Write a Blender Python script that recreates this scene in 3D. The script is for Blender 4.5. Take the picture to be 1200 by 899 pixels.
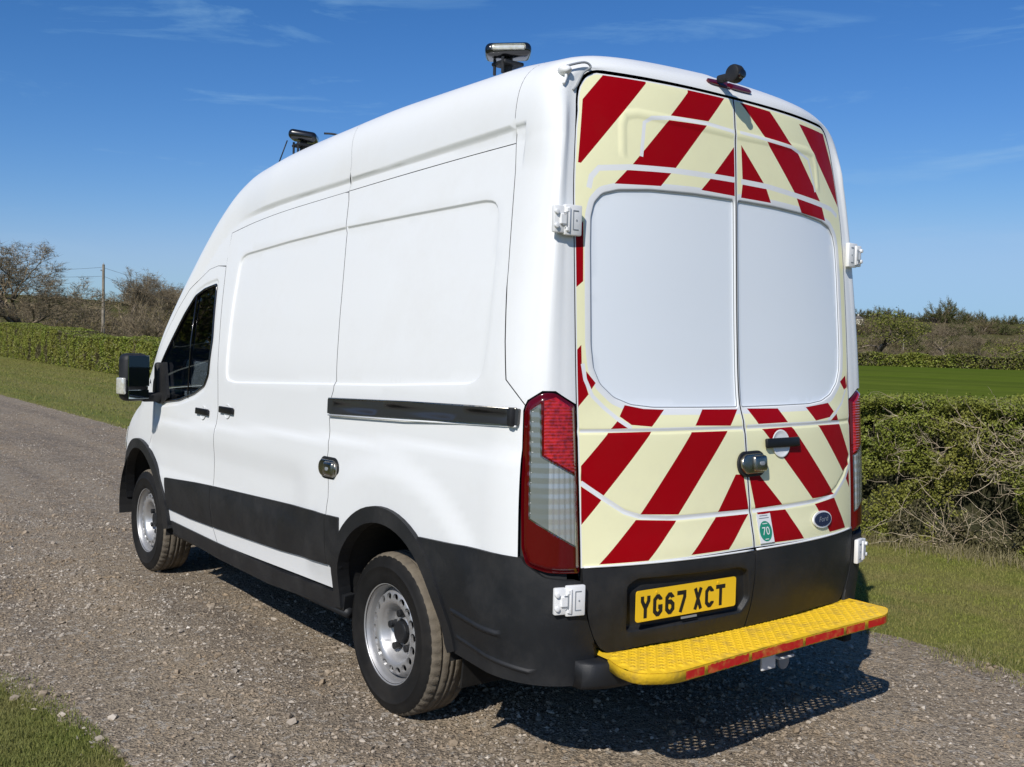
import bpy, bmesh, math, random
import numpy as np
from mathutils import Vector, Matrix, geometry, noise
random.seed(7); rng = np.random.default_rng(11)
scene = bpy.context.scene
for o in list(bpy.data.objects): bpy.data.objects.remove(o)
COL = scene.collection

# ------------------------------------------------------------ camera, sky, sun, exposure
cam = bpy.data.cameras.new('camera'); camo = bpy.data.objects.new('camera', cam); COL.objects.link(camo)
RT = Vector((-0.6065523, -0.7946670, 0.0244667)); DN = Vector((-0.0436659, 0.0025701, -0.9990429)); FW = Vector((0.7938436, -0.6070401, -0.0362588))
m3 = Matrix((RT, -DN, -FW)).transposed()
camo.matrix_world = Matrix.Translation((-3.797276, 3.225355, 1.617902)) @ m3.to_4x4()
cam.sensor_width = 36; cam.lens = 1188.24/1200*36; cam.clip_start = .05; cam.clip_end = 6000
scene.camera = camo
SUN = Vector((-.60, 1.04, 1.0)).normalized()
el = math.asin(SUN.z); rot = math.atan2(SUN.x, SUN.y)
sl = bpy.data.lights.new('sun', 'SUN'); sl.energy = 4.35; sl.angle = math.radians(.5); sl.color = (1, .955, .89)
so = bpy.data.objects.new('sun', sl); COL.objects.link(so); so.rotation_euler = SUN.to_track_quat('Z', 'Y').to_euler(); so.location = (-6, 10, 12)
W = bpy.data.worlds.new('World'); scene.world = W; W.use_nodes = True
nt = W.node_tree; nt.nodes.clear()
sky = nt.nodes.new('ShaderNodeTexSky'); sky.sky_type = 'NISHITA'; sky.sun_disc = False
sky.sun_elevation = el; sky.sun_rotation = rot; sky.altitude = 50; sky.air_density = 1.0; sky.dust_density = .35; sky.ozone_density = 2.2
bg = nt.nodes.new('ShaderNodeBackground'); bg.inputs[1].default_value = .088
wo = nt.nodes.new('ShaderNodeOutputWorld')
tc = nt.nodes.new('ShaderNodeTexCoord'); mp = nt.nodes.new('ShaderNodeMapping'); mp.inputs['Scale'].default_value = (1.2, 2.2, 11)
mp.inputs['Rotation'].default_value = (0.0, math.radians(3), math.radians(20))
n1 = nt.nodes.new('ShaderNodeTexNoise'); n1.inputs['Scale'].default_value = 2.3; n1.inputs['Detail'].default_value = 9; n1.inputs['Roughness'].default_value = .62; n1.inputs['Distortion'].default_value = .5
n2 = nt.nodes.new('ShaderNodeTexNoise'); n2.inputs['Scale'].default_value = 2.2; n2.inputs['Detail'].default_value = 2
r1 = nt.nodes.new('ShaderNodeMapRange'); r1.inputs[1].default_value = .55; r1.inputs[2].default_value = .85; r1.inputs[4].default_value = .55
r2 = nt.nodes.new('ShaderNodeMapRange'); r2.inputs[1].default_value = .42; r2.inputs[2].default_value = .62
mu = nt.nodes.new('ShaderNodeMath'); mu.operation = 'MULTIPLY'
mx = nt.nodes.new('ShaderNodeMix'); mx.data_type = 'RGBA'; mx.inputs[7].default_value = (7.5, 8.2, 9.2, 1)
L = nt.links.new
L(tc.outputs['Generated'], mp.inputs[0]); L(mp.outputs[0], n1.inputs[0]); L(tc.outputs['Generated'], n2.inputs[0])
L(n1.outputs[0], r1.inputs[0]); L(n2.outputs[0], r2.inputs[0]); L(r1.outputs[0], mu.inputs[0]); L(r2.outputs[0], mu.inputs[1])
hsv = nt.nodes.new('ShaderNodeHueSaturation'); hsv.inputs['Saturation'].default_value = 1.12
tn = nt.nodes.new('ShaderNodeMix'); tn.data_type = 'RGBA'; tn.blend_type = 'MULTIPLY'; tn.inputs[0].default_value = 1; tn.inputs[7].default_value = (1.06, .93, 1.10, 1); L(sky.outputs[0], tn.inputs[6]); L(tn.outputs[2], hsv.inputs['Color']); L(mu.outputs[0], mx.inputs[0]); L(hsv.outputs[0], mx.inputs[6]); sc_ = nt.nodes.new('ShaderNodeSeparateColor'); cc_ = nt.nodes.new('ShaderNodeCombineColor'); L(mx.outputs[2], sc_.inputs[0])
for k_, (a_, p_) in enumerate(((1.163, 1.514), (1.12, 1.165), (1.215, 1.18))):   # air colour grade: deeper blue overhead, clear blue at the horizon
    m1 = nt.nodes.new('ShaderNodeMath'); m1.operation = 'MULTIPLY'; m1.inputs[1].default_value = .088; L(sc_.outputs[k_], m1.inputs[0])
    m2 = nt.nodes.new('ShaderNodeMath'); m2.operation = 'POWER'; m2.inputs[1].default_value = p_; L(m1.outputs[0], m2.inputs[0])
    m3_ = nt.nodes.new('ShaderNodeMath'); m3_.operation = 'MULTIPLY'; m3_.inputs[1].default_value = a_; L(m2.outputs[0], m3_.inputs[0])
    def mth(op, a, b):   # soft ceiling, so the pale band near the horizon stays the same blue all the way round
        q_ = nt.nodes.new('ShaderNodeMath'); q_.operation = op
        for i_, v_ in ((0, a), (1, b)):
            if isinstance(v_, (int, float)): q_.inputs[i_].default_value = v_
            else: L(v_, q_.inputs[i_])
        return q_.outputs[0]
    x_ = m3_.outputs[0]; lim = (.345, .56, .83)[k_]; den = mth('POWER', mth('ADD', mth('POWER', mth('DIVIDE', x_, lim), 8.0), 1.0), .125)
    L(mth('MULTIPLY', mth('DIVIDE', x_, den), 1/.088), cc_.inputs[k_])
L(cc_.outputs[0], bg.inputs[0]); L(bg.outputs[0], wo.inputs[0])
scene.view_settings.view_transform = 'Standard'; scene.view_settings.look = 'None'; scene.view_settings.exposure = 0; scene.view_settings.gamma = 1
scene.cycles.max_bounces = 6; scene.cycles.caustics_reflective = False; scene.cycles.caustics_refractive = False

# ------------------------------------------------------------ materials
def mat(name, col, rough=.5, metal=0, var=None, scale=8, bump=0, bscale=60, coat=0, spec=None, detail=4, attr=None, trans=0, dirt=None):
    """var: second colour mixed in by noise; attr: (name, colA, colB) mix by mesh attribute; dirt: (colour, amount, scale)"""
    m = bpy.data.materials.new(name); m.use_nodes = True; n = m.node_tree; b = n.nodes['Principled BSDF']; k = n.links.new
    b.inputs['Base Color'].default_value = (*col, 1); b.inputs['Roughness'].default_value = rough; b.inputs['Metallic'].default_value = metal
    if spec is not None: b.inputs['Specular IOR Level'].default_value = spec
    if coat: b.inputs['Coat Weight'].default_value = coat; b.inputs['Coat Roughness'].default_value = .06
    t = n.nodes.new('ShaderNodeTexCoord'); src = None
    if attr:
        a = n.nodes.new('ShaderNodeAttribute'); a.attribute_name = attr[0]
        x = n.nodes.new('ShaderNodeMix'); x.data_type = 'RGBA'; x.inputs[6].default_value = (*attr[1], 1); x.inputs[7].default_value = (*attr[2], 1)
        k(a.outputs['Fac'], x.inputs[0]); src = x.outputs[2]
    if var:
        z = n.nodes.new('ShaderNodeTexNoise'); z.inputs['Scale'].default_value = scale; z.inputs['Detail'].default_value = detail; k(t.outputs['Object'], z.inputs[0])
        rr = n.nodes.new('ShaderNodeMapRange'); rr.inputs[1].default_value = .35; rr.inputs[2].default_value = .65; k(z.outputs[0], rr.inputs[0])
        x = n.nodes.new('ShaderNodeMix'); x.data_type = 'RGBA'; x.inputs[7].default_value = (*var, 1); k(rr.outputs[0], x.inputs[0])
        if src: k(src, x.inputs[6])
        else: x.inputs[6].default_value = (*col, 1)
        src = x.outputs[2]
    if dirt:
        z = n.nodes.new('ShaderNodeTexNoise'); z.inputs['Scale'].default_value = dirt[2]; z.inputs['Detail'].default_value = 8; z.inputs['Roughness'].default_value = .7; k(t.outputs['Object'], z.inputs[0])
        rr = n.nodes.new('ShaderNodeMapRange'); rr.inputs[1].default_value = .48; rr.inputs[2].default_value = .8; rr.inputs[4].default_value = dirt[1]; k(z.outputs[0], rr.inputs[0])
        x = n.nodes.new('ShaderNodeMix'); x.data_type = 'RGBA'; x.inputs[7].default_value = (*dirt[0], 1); k(rr.outputs[0], x.inputs[0])
        if src: k(src, x.inputs[6])
        else: x.inputs[6].default_value = (*col, 1)
        src = x.outputs[2]
        r3 = n.nodes.new('ShaderNodeMapRange'); r3.inputs[1].default_value = .4; r3.inputs[2].default_value = .75; r3.inputs[3].default_value = rough; r3.inputs[4].default_value = min(1, rough+.25); k(z.outputs[0], r3.inputs[0]); k(r3.outputs[0], b.inputs['Roughness'])
    if src: k(src, b.inputs['Base Color'])
    if bump:
        z = n.nodes.new('ShaderNodeTexNoise'); z.inputs['Scale'].default_value = bscale; z.inputs['Detail'].default_value = 3; k(t.outputs['Object'], z.inputs[0])
        bp = n.nodes.new('ShaderNodeBump'); bp.inputs['Strength'].default_value = bump; bp.inputs['Distance'].default_value = .01; k(z.outputs[0], bp.inputs['Height']); k(bp.outputs[0], b.inputs['Normal'])
    if trans:
        td = n.nodes.new('ShaderNodeBsdfTranslucent'); ms = n.nodes.new('ShaderNodeMixShader'); ms.inputs[0].default_value = trans
        if src: k(src, td.inputs[0])
        else: td.inputs[0].default_value = (*col, 1)
        k(b.outputs[0], ms.inputs[1]); k(td.outputs[0], ms.inputs[2]); k(ms.outputs[0], n.nodes['Material Output'].inputs[0])
    return m
M = {}
M['white'] = mat('white_paint', (.78, .79, .785), .34, spec=.4, coat=.22, dirt=((.50, .47, .41), .18, 1.6))
M['backing'] = mat('seam_dark', (.02, .02, .02), .8)
M['panelglass'] = mat('painted_window_panel', (.80, .84, .87), .22, coat=.4)
M['cream'] = mat('cream_film', (.88, .85, .53), .38, dirt=((.62, .58, .42), .25, 3.0))
M['red'] = mat('red_film', (.31, .0, .003), .42, spec=.12, dirt=((.26, .006, .008), .3, 4.0))
M['plastic'] = mat('black_plastic', (.011, .012, .014), .45, var=(.016, .017, .019), scale=5, bump=.15, bscale=500, spec=.35, dirt=((.085, .078, .068), .30, 3.0))
M['gloss'] = mat('gloss_black', (.008, .008, .009), .18, coat=.5)
M['rubber'] = mat('tyre_rubber', (.009, .009, .009), .62, var=(.014, .0135, .013), scale=7, spec=.2, dirt=((.06, .052, .042), .3, 5.0))
M['tread'] = mat('dusty_tread', (.11, .092, .07), .9, var=(.16, .135, .10), scale=14, bump=.3, bscale=160)
M['steel'] = mat('wheel_silver', (.50, .50, .50), .38, .7, dirt=((.25, .22, .18), .5, 5.0))
M['chrome'] = mat('lock_chrome', (.30, .285, .25), .22, 1, dirt=((.18, .16, .12), .6, 30))
M['yellow'] = mat('step_yellow', (.93, .59, .025), .45, dirt=((.26, .17, .06), .85, 12.0), bump=.15, bscale=90)
M['plate'] = mat('plate_yellow', (.90, .56, .015), .3, coat=.4)
M['ink'] = mat('ink_black', (.01, .01, .01), .4)
M['whiteplain'] = mat('white_plastic', (.78, .78, .77), .35)
M['green'] = mat('sticker_green', (.015, .25, .15), .4)
M['blue'] = mat('badge_blue', (.006, .012, .06), .2, coat=.8)
M['redlens'] = mat('red_lens', (.085, .0, .002), .12, spec=.25, coat=.7)
M['redbright'] = mat('red_reflector', (.50, .012, .014), .15, coat=1, var=(.20, .002, .006), scale=60)
M['clear'] = mat('clear_reflector', (.50, .51, .50), .25, .6, coat=1)
M['clearside'] = mat('clear_side_reflector', (.22, .245, .235), .2, .35, coat=1)
M['tape'] = mat('red_tape', (.55, .006, .008), .4, dirt=((.62, .36, .06), .9, 22.0))
M['glasslens'] = mat('cream_lens', (.62, .60, .50), .1, .3, coat=1, var=(.75, .75, .7), scale=60)
M['greyrim'] = mat('grey_seal', (.25, .27, .29), .4)
M['under'] = mat('underbody', (.012, .012, .012), .9)
M['seat'] = mat('seat_cloth', (.13, .135, .14), .9)
def glassmat(name, tint, mixv=.25):
    m = bpy.data.materials.new(name); m.use_nodes = True; n = m.node_tree; n.nodes.clear(); k = n.links.new
    o = n.nodes.new('ShaderNodeOutputMaterial'); t = n.nodes.new('ShaderNodeBsdfTransparent'); t.inputs[0].default_value = (*tint, 1)
    g = n.nodes.new('ShaderNodeBsdfGlossy'); g.inputs['Roughness'].default_value = .015
    f = n.nodes.new('ShaderNodeFresnel'); f.inputs[0].default_value = 1.5; x = n.nodes.new('ShaderNodeMixShader')
    ad = n.nodes.new('ShaderNodeMath'); ad.operation = 'ADD'; ad.inputs[1].default_value = mixv; ad.use_clamp = True
    k(f.outputs[0], ad.inputs[0]); k(ad.outputs[0], x.inputs[0]); k(t.outputs[0], x.inputs[1]); k(g.outputs[0], x.inputs[2]); k(x.outputs[0], o.inputs[0]); return m
M['handle'] = mat('handle_black', (.010, .010, .011), .4, spec=.3)
M['rail'] = mat('rail_satin', (.03, .032, .035), .32)
M['glass'] = glassmat('cab_glass', (.62, .70, .68), .05)
M['mirror'] = mat('mirror_glass', (.42, .50, .54), .04, 1)

# ------------------------------------------------------------ object helpers
def link(name, me, parent=None, mats=None, loc=None):
    o = bpy.data.objects.new(name, me); COL.objects.link(o)
    if parent is not None: o.parent = parent
    if loc is not None: o.location = loc
    if mats and me:
        for q in (mats if isinstance(mats, (list, tuple)) else [mats]): me.materials.append(q)
    return o
def thing(name, label, cat, loc=(0, 0, 0), group=None):
    o = bpy.data.objects.new(name, None); o.empty_display_size = .2; COL.objects.link(o); o.location = loc
    o['label'] = label; o['category'] = cat
    if group: o['group'] = group
    return o
def tagm(o, label, cat, group=None):
    o['label'] = label; o['category'] = cat
    if group: o['group'] = group
    return o
def mesh(name, V, F, smooth=True, mi=None):
    me = bpy.data.meshes.new(name); me.from_pydata([tuple(v) for v in V], [], [tuple(f) for f in F])
    me.polygons.foreach_set('use_smooth', [smooth]*len(me.polygons))
    if mi is not None: me.polygons.foreach_set('material_index', mi)
    me.update(); return me
def tri_mesh(name, V, T, n=3, mi=None, attr=None, smooth=False):
    """fast: V (N,3) array, T (K,n) index array"""
    me = bpy.data.meshes.new(name); V = np.asarray(V, np.float32); T = np.asarray(T, np.int32)
    me.vertices.add(len(V)); me.vertices.foreach_set('co', V.ravel())
    me.loops.add(T.size); me.loops.foreach_set('vertex_index', T.ravel())
    me.polygons.add(len(T)); me.polygons.foreach_set('loop_start', np.arange(0, T.size, n, dtype=np.int32)); me.polygons.foreach_set('loop_total', np.full(len(T), n, np.int32))
    if mi is not None: me.polygons.foreach_set('material_index', np.asarray(mi, np.int32))
    me.polygons.foreach_set('use_smooth', np.full(len(T), smooth))
    me.update(calc_edges=True)
    if attr is not None:
        a = me.attributes.new('tone', 'FLOAT', 'POINT'); a.data.foreach_set('value', np.asarray(attr, np.float32))
    return me
def bevel_box(sx, sy, sz, r=.005, seg=2, cen=(0, 0, 0), rotm=None):
    bm = bmesh.new(); bmesh.ops.create_cube(bm, size=1)
    bmesh.ops.scale(bm, vec=(sx, sy, sz), verts=bm.verts)
    if r: bmesh.ops.bevel(bm, geom=bm.edges[:], offset=r, segments=seg, affect='EDGES', profile=.5)
    if rotm is not None: bmesh.ops.transform(bm, matrix=rotm, verts=bm.verts)
    bmesh.ops.translate(bm, vec=cen, verts=bm.verts)
    return bm
def bm_obj(name, bms, parent, m, smooth=True, loc=None):
    if not isinstance(bms, (list, tuple)): bms = [bms]
    me = bpy.data.meshes.new(name)
    if len(bms) == 1: bms[0].to_mesh(me)
    else:
        base = bms[0]
        for b in bms[1:]:
            t = bpy.data.meshes.new('t'); b.to_mesh(t); base.from_mesh(t); bpy.data.meshes.remove(t)
        base.to_mesh(me)
    for b in bms: b.free()
    me.polygons.foreach_set('use_smooth', [smooth]*len(me.polygons))
    if smooth:
        try: me.set_sharp_from_angle(angle=math.radians(35))
        except Exception: pass
    return link(name, me, parent, m, loc)
def tube(pts, r, n=8, cap=True):
    """tube along points; r scalar or list; returns V,F lists"""
    P = [Vector(p) for p in pts]; V = []; F = []; R = r if isinstance(r, (list, tuple)) else [r]*len(P); up = None
    for i, p in enumerate(P):
        d = (P[min(i+1, len(P)-1)]-P[max(i-1, 0)]).normalized()
        if up is None: up = d.orthogonal().normalized()
        up = (up-d*up.dot(d)).normalized(); s = d.cross(up)
        for j in range(n):
            a = 2*math.pi*j/n; V.append(p+(up*math.cos(a)+s*math.sin(a))*R[i])
    for i in range(len(P)-1):
        for j in range(n): F.append((i*n+j, i*n+(j+1) % n, (i+1)*n+(j+1) % n, (i+1)*n+j))
    if cap: F.append(tuple(range(n-1, -1, -1))); F.append(tuple(range((len(P)-1)*n, len(P)*n)))
    return V, F
def joinVF(parts):
    V = []; F = []
    for v, f in parts:
        k = len(V); V += list(v); F += [tuple(i+k for i in q) for q in f]
    return V, F
def cyl_bm(r, h, n=24, axis='Y', cen=(0, 0, 0), bev=0, r2=None):
    bm = bmesh.new(); bmesh.ops.create_cone(bm, cap_ends=True, segments=n, radius1=r, radius2=r if r2 is None else r2, depth=h)
    if bev: bmesh.ops.bevel(bm, geom=[e for e in bm.edges if len(e.link_faces) == 2 and any(len(f.verts) > 4 for f in e.link_faces)], offset=bev, segments=2, affect='EDGES', profile=.5)
    R = {'Z': Matrix.Identity(4), 'Y': Matrix.Rotation(-math.pi/2, 4, 'X'), 'X': Matrix.Rotation(math.pi/2, 4, 'Y')}[axis]
    bmesh.ops.transform(bm, matrix=R, verts=bm.verts); bmesh.ops.translate(bm, vec=cen, verts=bm.verts); return bm
def lathe(prof, n=64, close=False):
    """profile [(r, y)] revolved about the y axis"""
    V = []; F = []; m = len(prof)
    for i in range(n):
        a = 2*math.pi*i/n
        for r, y in prof: V.append((r*math.cos(a), y, r*math.sin(a)))
    for i in range(n):
        j = (i+1) % n
        for k in range(m-1+(1 if close else 0)):
            l = (k+1) % m
            F.append((i*m+k, j*m+k, j*m+l, i*m+l))
    return V, F

# ------------------------------------------------------------ body surfaces of the van (metres; x forward, y left, z up, origin on the ground under the rear axle)
def lin(x,t):
    t=np.asarray(t,float);return np.interp(x,t[:,0],t[:,1])
def pch(x,t):
    # monotone cubic through table t
    t=np.asarray(t,float);X=t[:,0];Y=t[:,1];h=np.diff(X);d=np.diff(Y)/h
    m=np.zeros(len(X));m[0]=d[0];m[-1]=d[-1]
    for i in range(1,len(X)-1):
        if d[i-1]*d[i]>0:
            a=2*h[i]+h[i-1];b=h[i]+2*h[i-1];m[i]=(a+b)/(a/d[i-1]+b/d[i])
    x=np.clip(np.asarray(x,float),X[0],X[-1]);k=np.clip(np.searchsorted(X,x)-1,0,len(X)-2)
    u=(x-X[k])/h[k]
    return (2*u**3-3*u*u+1)*Y[k]+(u**3-2*u*u+u)*h[k]*m[k]+(-2*u**3+3*u*u)*Y[k+1]+(u**3-u*u)*h[k]*m[k+1]
YP=[(.25,.985),(.45,1.012),(.6,1.026),(.8,1.033),(1.0,1.033),(1.12,1.030),(1.2,1.025),(1.3,1.022),(1.44,1.018),(1.68,.992),(1.96,.950),(2.2,.912),(2.45,.872),(2.6,.85)]
HX=[(-.8,2.765),(-.5,2.785),(.2,2.783),(.85,2.757),(1.33,2.729),(1.6,2.704),(1.83,2.682),(2.0,2.63),(2.2,2.515),(2.4,2.35),(2.55,2.205),(2.7,2.055),(2.85,1.895),(3.0,1.73),(3.15,1.555),(3.3,1.40),(3.42,1.31),(3.6,1.25),(3.9,1.14),(4.1,1.03),(4.25,.93)]
WX=[(-.9,1.0),(2.9,1.0),(3.3,.985),(3.6,.955),(3.9,.90),(4.1,.82),(4.25,.70)]
X0T=[(.3,-1.10),(.5,-1.15),(.64,-1.188),(.76,-1.2),(.85,-1.197),(.95,-1.177),(1.12,-1.153),(1.32,-1.128),(1.42,-1.098),(1.66,-1.077),(2.0,-1.059),(2.42,-1.037),(2.62,-1.02),(2.72,-.99)]
X1T=[(.3,-1.08),(.51,-1.093),(.81,-1.084),(1.43,-1.042),(2.14,-.985),(2.63,-.92),(2.72,-.90)]
YD=[(.3,.735),(.51,.75),(.66,.80),(.81,.822),(1.43,.826),(2.14,.815),(2.52,.775),(2.6,.765)]
def bez(a,b,c,d,t):
    s=1-t;return s*s*s*a+3*s*s*t*b+3*s*t*t*c+t*t*t*d
def Xr(y,z):
    x0=pch(z,X0T);x1=pch(z,X1T);q=np.clip(np.abs(y)/np.maximum(pch(z,YD),.1),0,1.3)
    return x0+(x1-x0)*q**2.6
def Rs(p):
    y=p[:,0];z=p[:,1];return np.stack([Xr(y,z),y,z],1)
SX0=-.80
def Ssec(x,v):
    H=pch(x,HX);zs=H-.37;w=pch(x,WX)
    lo=np.minimum(v,zs)
    y0=pch(lo,YP);ys=pch(zs,YP)
    t=np.clip((v-zs)/.9,0,1)**.92
    yy=bez(ys,ys-.004,ys-.052,0*ys,t);zz=bez(zs,zs+.325,H-.022,H,t)
    y=np.where(v<=zs,y0,yy);z=np.where(v<=zs,v,zz)
    return y*w,z
def Dv(x,v):
    yd=pch(v,YD)
    H=pch(x,HX);vm=H-.37+.9
    t=np.clip((v-2.50)/.25,0,1);yc=bez(.777,.772,.74,.66,t);zc=bez(2.50,2.60,2.655,2.657,t)
    s=np.clip((v-2.75)/np.maximum(vm-2.75,.01),0,1);yt=.66*(1-s)
    y=np.where(v<2.5,yd,np.where(v<2.75,yc,yt));z=np.where(v<2.5,v,np.where(v<2.75,zc,2.657))
    return y,z
def Ss(p):
    sx=p[:,0];v=p[:,1];x=np.maximum(sx,SX0)
    y,z=Ssec(x,v)
    u=np.clip((SX0-sx)/.30,0,1)
    dy,dz=Dv(x,v);dx=Xr(dy,dz)
    up=np.clip((v-2.35)/.5,0,1);up=up*up*(3-2*up)
    a=np.array
    P1x=x-.185+.05*up; P2x=dx+.004+.012*up
    X=bez(x,P1x,P2x,dx,u)
    # control points: side level -> door edge
    P1y=y-.004; P2y=dy+(y-dy)*.62*(1-up)+(y-dy)*.3*up
    P1z=z-.004*up; P2z=dz+(z-dz)*.62
    Y=bez(y,P1y,P2y,dy,u);Z=bez(z,P1z,P2z,dz,u)
    m=sx<SX0
    return np.stack([np.where(m,X,sx),np.where(m,Y,y),np.where(m,Z,z)],1)

# printed film pattern on the rear doors, (y, z) in metres
LIV = {"red":[[[0.656,2.64],[0.456,2.65],[0.775,2.295],[0.787,2.296],[0.748,2.536]],[[0.249,2.646],[0.051,2.646],[0.158,2.531],[0.361,2.524]],[[0.372,2.504],[0.17,2.512],[0.342,2.323],[0.554,2.311]],[[0.578,2.289],[0.365,2.301],[0.419,2.245],[0.637,2.232]],[[-0.006,2.465],[-0.01,2.327],[0.131,2.323]],[[0.151,2.304],[-0.009,2.307],[0.004,2.25],[0.205,2.253]],[[-0.04,2.64],[-0.236,2.635],[-0.385,2.512],[-0.191,2.519]],[[-0.203,2.502],[-0.425,2.496],[-0.612,2.298],[-0.398,2.311]],[[-0.413,2.288],[-0.626,2.274],[-0.652,2.215],[-0.448,2.23]],[[-0.46,2.62],[-0.707,2.619],[-0.806,2.387],[-0.804,2.287]],[[-0.036,2.464],[-0.182,2.32],[-0.041,2.319]],[[-0.041,2.304],[-0.194,2.304],[-0.225,2.247],[-0.031,2.248]],[[0.777,2.083],[0.785,1.862],[0.828,1.828],[0.821,2.028]],[[0.799,1.631],[0.799,1.563],[0.792,1.508],[0.773,1.452],[0.816,1.409],[0.844,1.434],[0.84,1.591]],[[0.781,1.536],[0.741,1.493],[0.767,1.462],[0.779,1.496]],[[0.653,1.356],[0.607,1.327],[0.686,1.326]],[[0.615,1.412],[0.528,1.397],[0.428,1.393],[0.501,1.331],[0.594,1.339],[0.643,1.371]],[[0.697,1.312],[0.503,1.313],[0.727,1.085],[0.814,1.142],[0.813,1.195]],[[0.815,1.122],[0.735,1.07],[0.817,0.983]],[[0.225,1.391],[0.02,1.388],[0.082,1.325],[0.281,1.33]],[[0.303,1.306],[0.102,1.305],[0.397,0.999],[0.574,1.01]],[[0.595,0.991],[0.408,0.977],[0.551,0.84],[0.751,0.839]],[[0.071,1.132],[0.024,1.129],[0.008,0.99],[0.189,0.993]],[[0.202,0.975],[0.012,0.973],[0.15,0.847],[0.351,0.845]],[[-0.04,1.39],[-0.239,1.387],[-0.288,1.329],[-0.091,1.327]],[[-0.111,1.306],[-0.314,1.309],[-0.629,1.0],[-0.434,1.0]],[[-0.45,0.975],[-0.627,0.987],[-0.735,0.842],[-0.559,0.845]],[[-0.442,1.388],[-0.629,1.403],[-0.672,1.364],[-0.626,1.34],[-0.503,1.329]],[[-0.695,1.353],[-0.706,1.321],[-0.628,1.322]],[[-0.519,1.308],[-0.714,1.307],[-0.806,1.166],[-0.798,1.12],[-0.738,1.089]],[[-0.756,1.069],[-0.801,1.101],[-0.803,1.014]],[[-0.008,1.127],[-0.071,1.124],[-0.21,0.993],[-0.034,0.99]],[[-0.039,0.976],[-0.226,0.972],[-0.337,0.843],[-0.114,0.848]],[[-0.747,1.496],[-0.799,1.524],[-0.809,1.469],[-0.784,1.459]],[[-0.823,1.594],[-0.849,1.555],[-0.837,1.422],[-0.809,1.477]]],"strip":[[[[0.812,1.32],[0.604,1.32],[0.286,1.32],[-0.005,1.314]],0.012],[[[0.795,1.563],[0.786,1.506],[0.757,1.446],[0.708,1.403],[0.652,1.361],[0.596,1.327]],0.016],[[[0.814,1.134],[0.731,1.078],[0.641,1.022],[0.569,1.0],[0.41,0.987],[0.195,0.985],[0.005,0.982]],0.018],[[[-0.02,1.318],[-0.315,1.319],[-0.53,1.32],[-0.723,1.315]],0.016],[[[-0.016,0.982],[-0.227,0.983],[-0.433,0.988],[-0.628,0.994],[-0.756,1.062],[-0.811,1.119]],0.016],[[[-0.798,1.458],[-0.756,1.4],[-0.679,1.353],[-0.607,1.326]],0.012],[[[0.748,2.206],[0.736,2.249],[0.702,2.284],[0.558,2.302],[0.35,2.312],[0.131,2.315],[-0.009,2.316]],0.022],[[[0.51,2.348],[0.49,2.48],[0.456,2.501],[0.358,2.515],[0.166,2.521],[-0.002,2.511]],0.016],[[[-0.032,2.314],[-0.207,2.313],[-0.402,2.3],[-0.605,2.285],[-0.716,2.276],[-0.774,2.251]],0.022],[[[-0.029,2.515],[-0.194,2.51],[-0.38,2.504],[-0.521,2.473],[-0.571,2.335]],0.014]],"panelL":[[0.013,2.234],[0.245,2.235],[0.424,2.231],[0.651,2.215],[0.707,2.201],[0.738,2.175],[0.754,2.132],[0.761,1.985],[0.767,1.832],[0.771,1.756],[0.773,1.632],[0.765,1.551],[0.734,1.496],[0.66,1.44],[0.583,1.41],[0.503,1.402],[0.274,1.399],[0.017,1.397]],"panelR":[[-0.008,2.23],[-0.168,2.227],[-0.41,2.21],[-0.598,2.19],[-0.704,2.171],[-0.718,2.14],[-0.72,2.037],[-0.72,1.91],[-0.733,1.817],[-0.729,1.632],[-0.711,1.524],[-0.651,1.456],[-0.558,1.412],[-0.446,1.399],[-0.294,1.396],[-0.0,1.397]]}

# ------------------------------------------------------------ surface meshing
def resamp(P, ds, closed=True):
    P = np.asarray(P, float); out = []
    n = len(P)
    for i in range(n if closed else n-1):
        a = P[i]; b = P[(i+1) % n]; k = max(1, int(math.ceil(np.linalg.norm(b-a)/ds)))
        for j in range(k): out.append(a+(b-a)*j/k)
    if not closed: out.append(P[-1])
    return np.array(out)
def area2(P): x, y = P[:, 0], P[:, 1]; return (x*np.roll(y, -1)-y*np.roll(x, -1)).sum()
def inset(P, d):
    """move closed polygon inwards by d (vertex-normal offset)"""
    P = np.asarray(P, float)
    s = 1 if area2(P) > 0 else -1
    e = np.roll(P, -1, 0)-P; e /= np.linalg.norm(e, axis=1)[:, None]+1e-12
    nn = np.stack([-e[:, 1], e[:, 0]], 1)*s; pn = np.roll(nn, 1, 0)
    b = nn+pn; l = np.linalg.norm(b, axis=1)[:, None]; b /= l+1e-9
    c = np.clip((b*nn).sum(1)[:, None], .45, 1)
    return P+b*d/c
def inpoly(P, Q):
    x, y = Q[:, 0], Q[:, 1]; r = np.zeros(len(Q), bool); a = P; b = np.roll(P, -1, 0)
    for (x0, y0), (x1, y1) in zip(a, b):
        if y0 == y1: continue
        c = ((y0 > y) != (y1 > y)) & (x < (x1-x0)*(y-y0)/(y1-y0)+x0); r ^= c
    return r
def dline(P, Q, closed=True):
    P = np.asarray(P, float); d = np.full(len(Q), 1e9); n = len(P)
    for i in range(n if closed else n-1):
        a = P[i]; b = P[(i+1) % n]; ab = b-a; L2 = (ab*ab).sum()+1e-12
        t = np.clip(((Q-a)@ab)/L2, 0, 1); d = np.minimum(d, np.linalg.norm(Q-a-t[:, None]*ab, axis=1))
    return d
def sdist(P, Q): return np.where(inpoly(P, Q), 1, -1)*dline(P, Q)
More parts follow.
